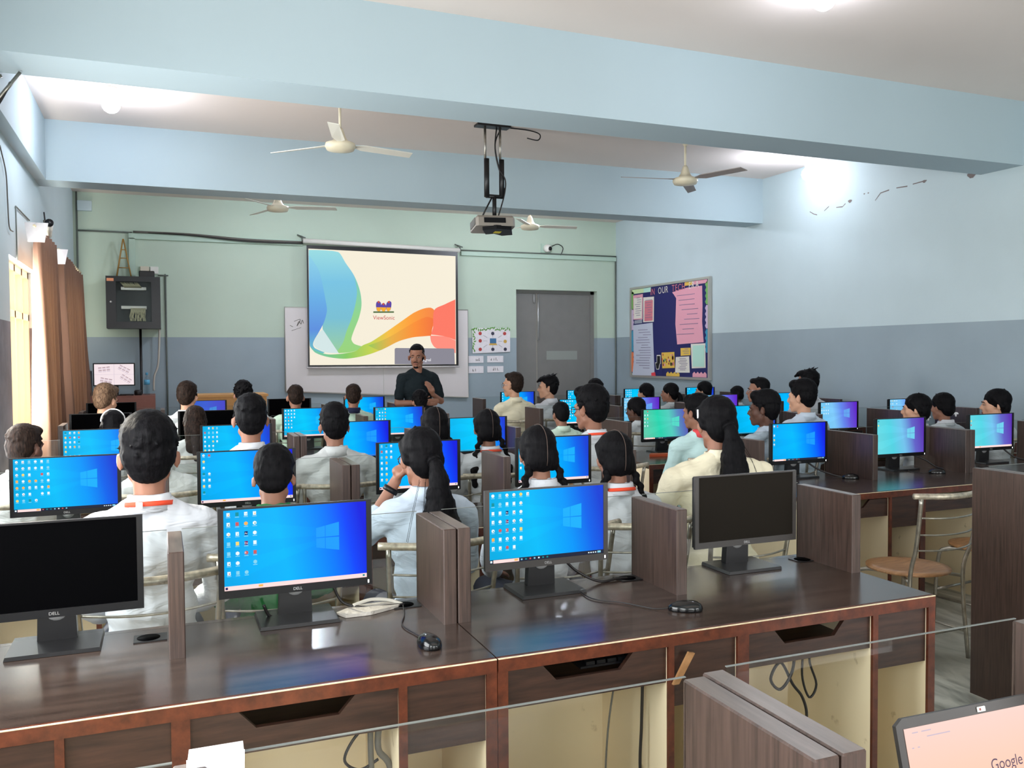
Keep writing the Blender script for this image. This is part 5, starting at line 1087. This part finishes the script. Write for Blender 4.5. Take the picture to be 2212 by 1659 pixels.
# second row seats
ppl('boy with black hair, white shirt and orange lanyard, leaning back in front at left','the boy with the orange lanyard',-0.047,3.24,1.352,extras=LAN,hair='thick',shirt='shirt_white',hp=-2,vox=.009,lean=-.05,hw=1.08,skin='skin_mid')
ppl('bowed dark head in green collar behind the large lit monitor','the bowed person in green',0.385,3.42,1.235,shirt='shirt_green',hair='thick',hp=22,vox=.010,hw=.98,hy=-10)
ppl('girl in pale blue shirt with loose ponytail resting her cheek on her hand','the girl with the wristwatch',0.971,3.36,1.285,hair='ponylong',girl=True,shirt='shirt_blue_white',extras=('glasses','wisps','rolled','fine','fan','watch'),hp=8,vox=.009,hy=12,
  arm={-1:[(-.165,.02,.965),(-.24,.15,.86),(-.085,.15,1.105,),dict(d=(.35,-.05,.8),n=(.9,-.2,-.3),curl=.5)],1:[(.175,0,.965),(.22,.10,.72),(.12,.27,.64)]})
ppl('girl with two braids and a clear centre parting, behind the nearest lit monitor','the girl with centre parting',1.504,3.42,1.272,hair='braids',girl=True,hp=10,vox=.010,extras=('longbraid',),hw=.98)
ppl('girl with braids and orange lanyard, white shirt and red printed belt','the girl with the red belt',1.856,3.38,1.232,hair='braids',girl=True,hp=8,vox=.009,extras=('longbraid','lanyard','belt'))
ppl('girl in cream top with large black ponytail at the aisle','the girl in cream top',2.418,3.42,1.375,hair='ponylong',girl=True,shirt='shirt_cream',hp=6,vox=.010,wide=1.3,hy=-6,extras=('clip','wisps','fan'),hw=1.0)
# third row seats
ppl('brown haired boy at far left edge, head turned right','the boy at the left edge',-0.668,4.98,1.237,hair='short',hmat='hair_brown',hy=-35,hp=6,shirt='shirt_grey_white',skin='skin_dark')
ppl('boy in pale shirt mostly hidden behind the boy with the orange lanyard','the hidden boy in pale shirt',-.02,5.02,1.20,hair='short',hp=25,shirt='shirt_grey_white',hw=.95)
ppl('boy with sticking out ears and black hair before a lit monitor','the boy with sticking out ears',0.450,4.98,1.345,hair='short',hp=4,shirt='shirt_white',hw=1.08)
ppl('boy in plain white shirt with thick black hair, behind the double partition','the boy in plain white shirt',0.911,4.98,1.295,hair='thick',hp=6,shirt='shirt_grey_white',wide=1.08)
ppl('girl with curly black hair and centre parting behind the cheek resting girl','the curly haired girl',1.522,5.02,1.262,hair='braids',girl=True,hp=6)
ppl('girl with two braids tied with white ribbons and orange lanyard','the girl with white ribbons',1.853,5.0,1.24,hair='braids',girl=True,hp=8,extras=('ribbons','lanyard'),vox=.009)
ppl('boy with tall black hair, glasses and orange collar strap, turned left','the tall haired boy with glasses',2.594,5.02,1.33,hair='thick',hy=26,hp=4,extras=('glasses','lanyard'),hw=1.14)
ppl('boy in pale cyan shirt with red collar facing the green monitor','the boy with red collar',3.446,5.1,1.285,hair='thick',hy=22,hp=2,shirt='shirt_cyan',extras=('redcollar',),skin='skin_mid')
ppl('boy with dark skin in profile to the left, white shirt, third row','the boy in profile',3.887,4.93,1.31,hair='thick',hy=34,hp=2,yaw=8,skin='skin_dark',shirt='shirt_blue_white')
ppl('boy with pale neck and combed black hair turned left, white shirt','the boy with combed hair',4.629,5.42,1.36,hair='thick',hy=24,hp=2,yaw=4,skin='skin_light',shirt='shirt_blue_white')
ppl('girl with black hair and white bow looking left behind the teal monitor','the girl with white bow',5.625,5.25,1.225,hair='bun',girl=True,hy=34,yaw=6,extras=('bow',),skin='skin_light',hw=1.08)
ppl('girl with round black hair close behind the girl with the white bow','the girl behind the bow girl',6.248,5.55,1.215,hair='bun',girl=True,hy=8,extras=('bow',),hw=1.05,hp=5)
ppl('girl in profile to the left above the rightmost monitor','the girl at far right',6.450,5.2,1.238,hair='bun',girl=True,hy=42,yaw=8,skin='skin_light',hw=1.12)
# fourth row seats
ppl('girl with white hair band bent low before the dark monitor at left','the girl with white hair band',-0.329,6.75,1.205,hair='bun',girl=True,hp=16,extras=('band',),vox=.011)
ppl('girl with long brown lit hair before the dark monitor','the long haired girl',0.220,6.75,1.218,hair='long',hmat='hair_brown',girl=True,hp=10,vox=.011,shirt='shirt_grey_white')
ppl('girl with glasses and dark skin before the pink violet monitor','the girl with glasses',4.046,6.95,1.182,hair='bun',girl=True,hy=34,hp=8,skin='skin_dark',extras=('glasses','bow'),vox=.011)
ppl('boy with light shirt seen behind the tall haired boy with glasses','the boy behind the tall haired boy',3.25,6.9,1.16,hair='short',hp=14,shirt='shirt_mint',vox=.011)
ppl('boy with short hair and thin glasses in profile to the left, right block','the boy with thin glasses',5.436,7.0,1.338,hair='fade',hy=48,yaw=8,extras=('glasses_silver',),vox=.011,skin='skin_mid')
ppl('tallest seated boy in white shirt before the right wall','the tallest seated boy',6.079,7.05,1.405,hair='tuft',hy=36,vox=.011,yaw=6,shirt='shirt_white',skin='skin_mid')
# farthest row seats
ppl('boy with sunlit brownish hair facing right near the curtains','the boy with sunlit hair',-0.506,8.6,1.303,hair='thick',hmat='hair_sunlit',hy=-38,hp=12,vox=.011,skin='skin_light',hw=1.12)
ppl('boy with spiky sunlit hair and bright white shirt','the boy with spiky hair',0.200,8.6,1.325,hair='thick',hmat='hair_brown',hy=-22,hp=8,vox=.011,skin='skin_light',hw=1.05)
ppl('boy with curly black hair before the tan table','the curly haired boy',0.718,8.65,1.335,hair='curly',vox=.011,hp=5)
ppl('boy with faded haircut and mint shirt','the boy with faded haircut',1.199,8.6,1.298,hair='fade',hmat='hair_brown',vox=.011,shirt='shirt_mint',hp=4)
ppl('boy with cropped hair and navy collar','the boy with navy collar',1.757,8.6,1.295,hair='fade',hmat='hair_brown',vox=.011,shirt='shirt_mint',extras=('navycollar',),hy=-12)
ppl('person with black hair directly in front of the teacher','the person before the teacher',2.399,8.42,1.235,hair='curly',vox=.011,hp=10,hw=.95)
ppl('boy in cream shirt with silver glasses looking left, chair back visible','the boy in cream shirt',3.553,8.75,1.362,hair='fade',hmat='hair_brown',hy=38,vox=.011,shirt='shirt_cream',extras=('glasses_silver',),skin='skin_light',hw=1.1)
ppl('boy with tufted black hair in full profile to the left','the boy with tufted hair',3.994,8.8,1.33,hair='tuft',hy=58,yaw=8,vox=.011,skin='skin_light',hw=1.05)
ppl('person with curly black hair behind the tall haired boy','the curly person far right of door',4.590,8.85,1.286,hair='curly',vox=.011,hp=4)
ppl('girl with smooth black hair below the noticeboard, leftmost there','the leftmost girl below the noticeboard',5.377,9.05,1.222,hair='bun',girl=True,hy=30,vox=.011,hw=1.02,skin='skin_light')
ppl('girl with low ponytail in profile below the noticeboard','the girl with low ponytail',5.497,8.7,1.238,hair='pony',girl=True,hy=46,vox=.011)
ppl('girl looking left below the right end of the noticeboard','the third girl below the noticeboard',6.133,8.95,1.24,hair='bun',girl=True,hy=44,vox=.011,skin='skin_light')
ppl('girl with bent head right of the noticeboard','the girl with bent head',6.601,8.95,1.182,hair='bun',girl=True,hy=10,hp=12,ht=14,vox=.011)
# teacher
person('man with short beard in black T-shirt standing before the whiteboard, hands folded',2.53,8.97,1.69,stand=True,hair='fade',shirt='tee_black',yaw=184,hy=-28,hp=4,extras=('short','nocollar','beard','face'),vox=.009,wide=1.12,hw=1.02,skin='skin_mid',trousers='trousers_navy',
  arm={1:[(.165,0,.965),(.215,.03,.73),(.02,.20,.74),dict(n=(0,-1,0),curl=.3)],-1:[(-.165,0,.965),(-.215,.04,.74),(-.08,.20,.82),dict(d=(.35,.2,.9),n=(.5,-.6,0),curl=.35)]})
# wristwatch of the girl
# bake all grown surfaces in one go
dg=bpy.context.evaluated_depsgraph_get(); dg.update()
for o,mat in BAKE:
    me=bpy.data.meshes.new_from_object(o.evaluated_get(dg),preserve_all_data_layers=False,depsgraph=dg)
    me.materials.clear(); me.materials.append(MAT[mat])
    if len(me.polygons): 
        me.polygons.foreach_set('use_smooth',[True]*len(me.polygons)); me.polygons.foreach_set('material_index',[0]*len(me.polygons))
    BAKEO=o.data; o.modifiers.clear(); o.data=me; bpy.data.meshes.remove(BAKEO)
# ------------------------------------------------------------------ light
w=bpy.data.worlds.new('w'); bpy.context.scene.world=w; w.use_nodes=True
bg=w.node_tree.nodes['Background']; bg.inputs[0].default_value=(1.0,.96,.88,1); bg.inputs[1].default_value=2.2
sun=bpy.data.lights.new('sun','SUN'); sun.energy=7; sun.angle=rad(1.5); sun.color=(1,.9,.74); so=bpy.data.objects.new('sun',sun); C.objects.link(so)
so.rotation_euler=V(.55,-.62,-.45).to_track_quat('-Z','Y').to_euler()
def area(x,y,z,sx,sy,rot,e,col):
    l=bpy.data.lights.new('window_light','AREA'); l.shape='RECTANGLE'; l.size=sx; l.size_y=sy; l.energy=e; l.color=col
    o=bpy.data.objects.new('window_light',l); C.objects.link(o); o.location=(x,y,z); o.rotation_euler=rot; return o
for a,b in wins[:3]: area(XL-.02,(a+b)/2,1.62,WZ1-WZ0-.1,b-a-.1,(0,rad(-90),0),85,(.93,.97,1))
for a,b in wins[3:]: area(XL-.06,(a+b)/2,1.62,WZ1-WZ0-.1,b-a-.1,(0,rad(-90),0),200,(1,.97,.9))
for a,b in rw: area((a+b)/2,YF+.02,1.7,b-a-.1,1.5,(rad(90),0,0),95,(.97,.98,1))
# transparency bounces and view settings
sc=bpy.context.scene; sc.cycles.transparent_max_bounces=20
sc.view_settings.view_transform='Standard'; sc.view_settings.look='None'; sc.view_settings.gamma=1; sc.view_settings.exposure=0.17; sc.view_settings.use_curve_mapping=False
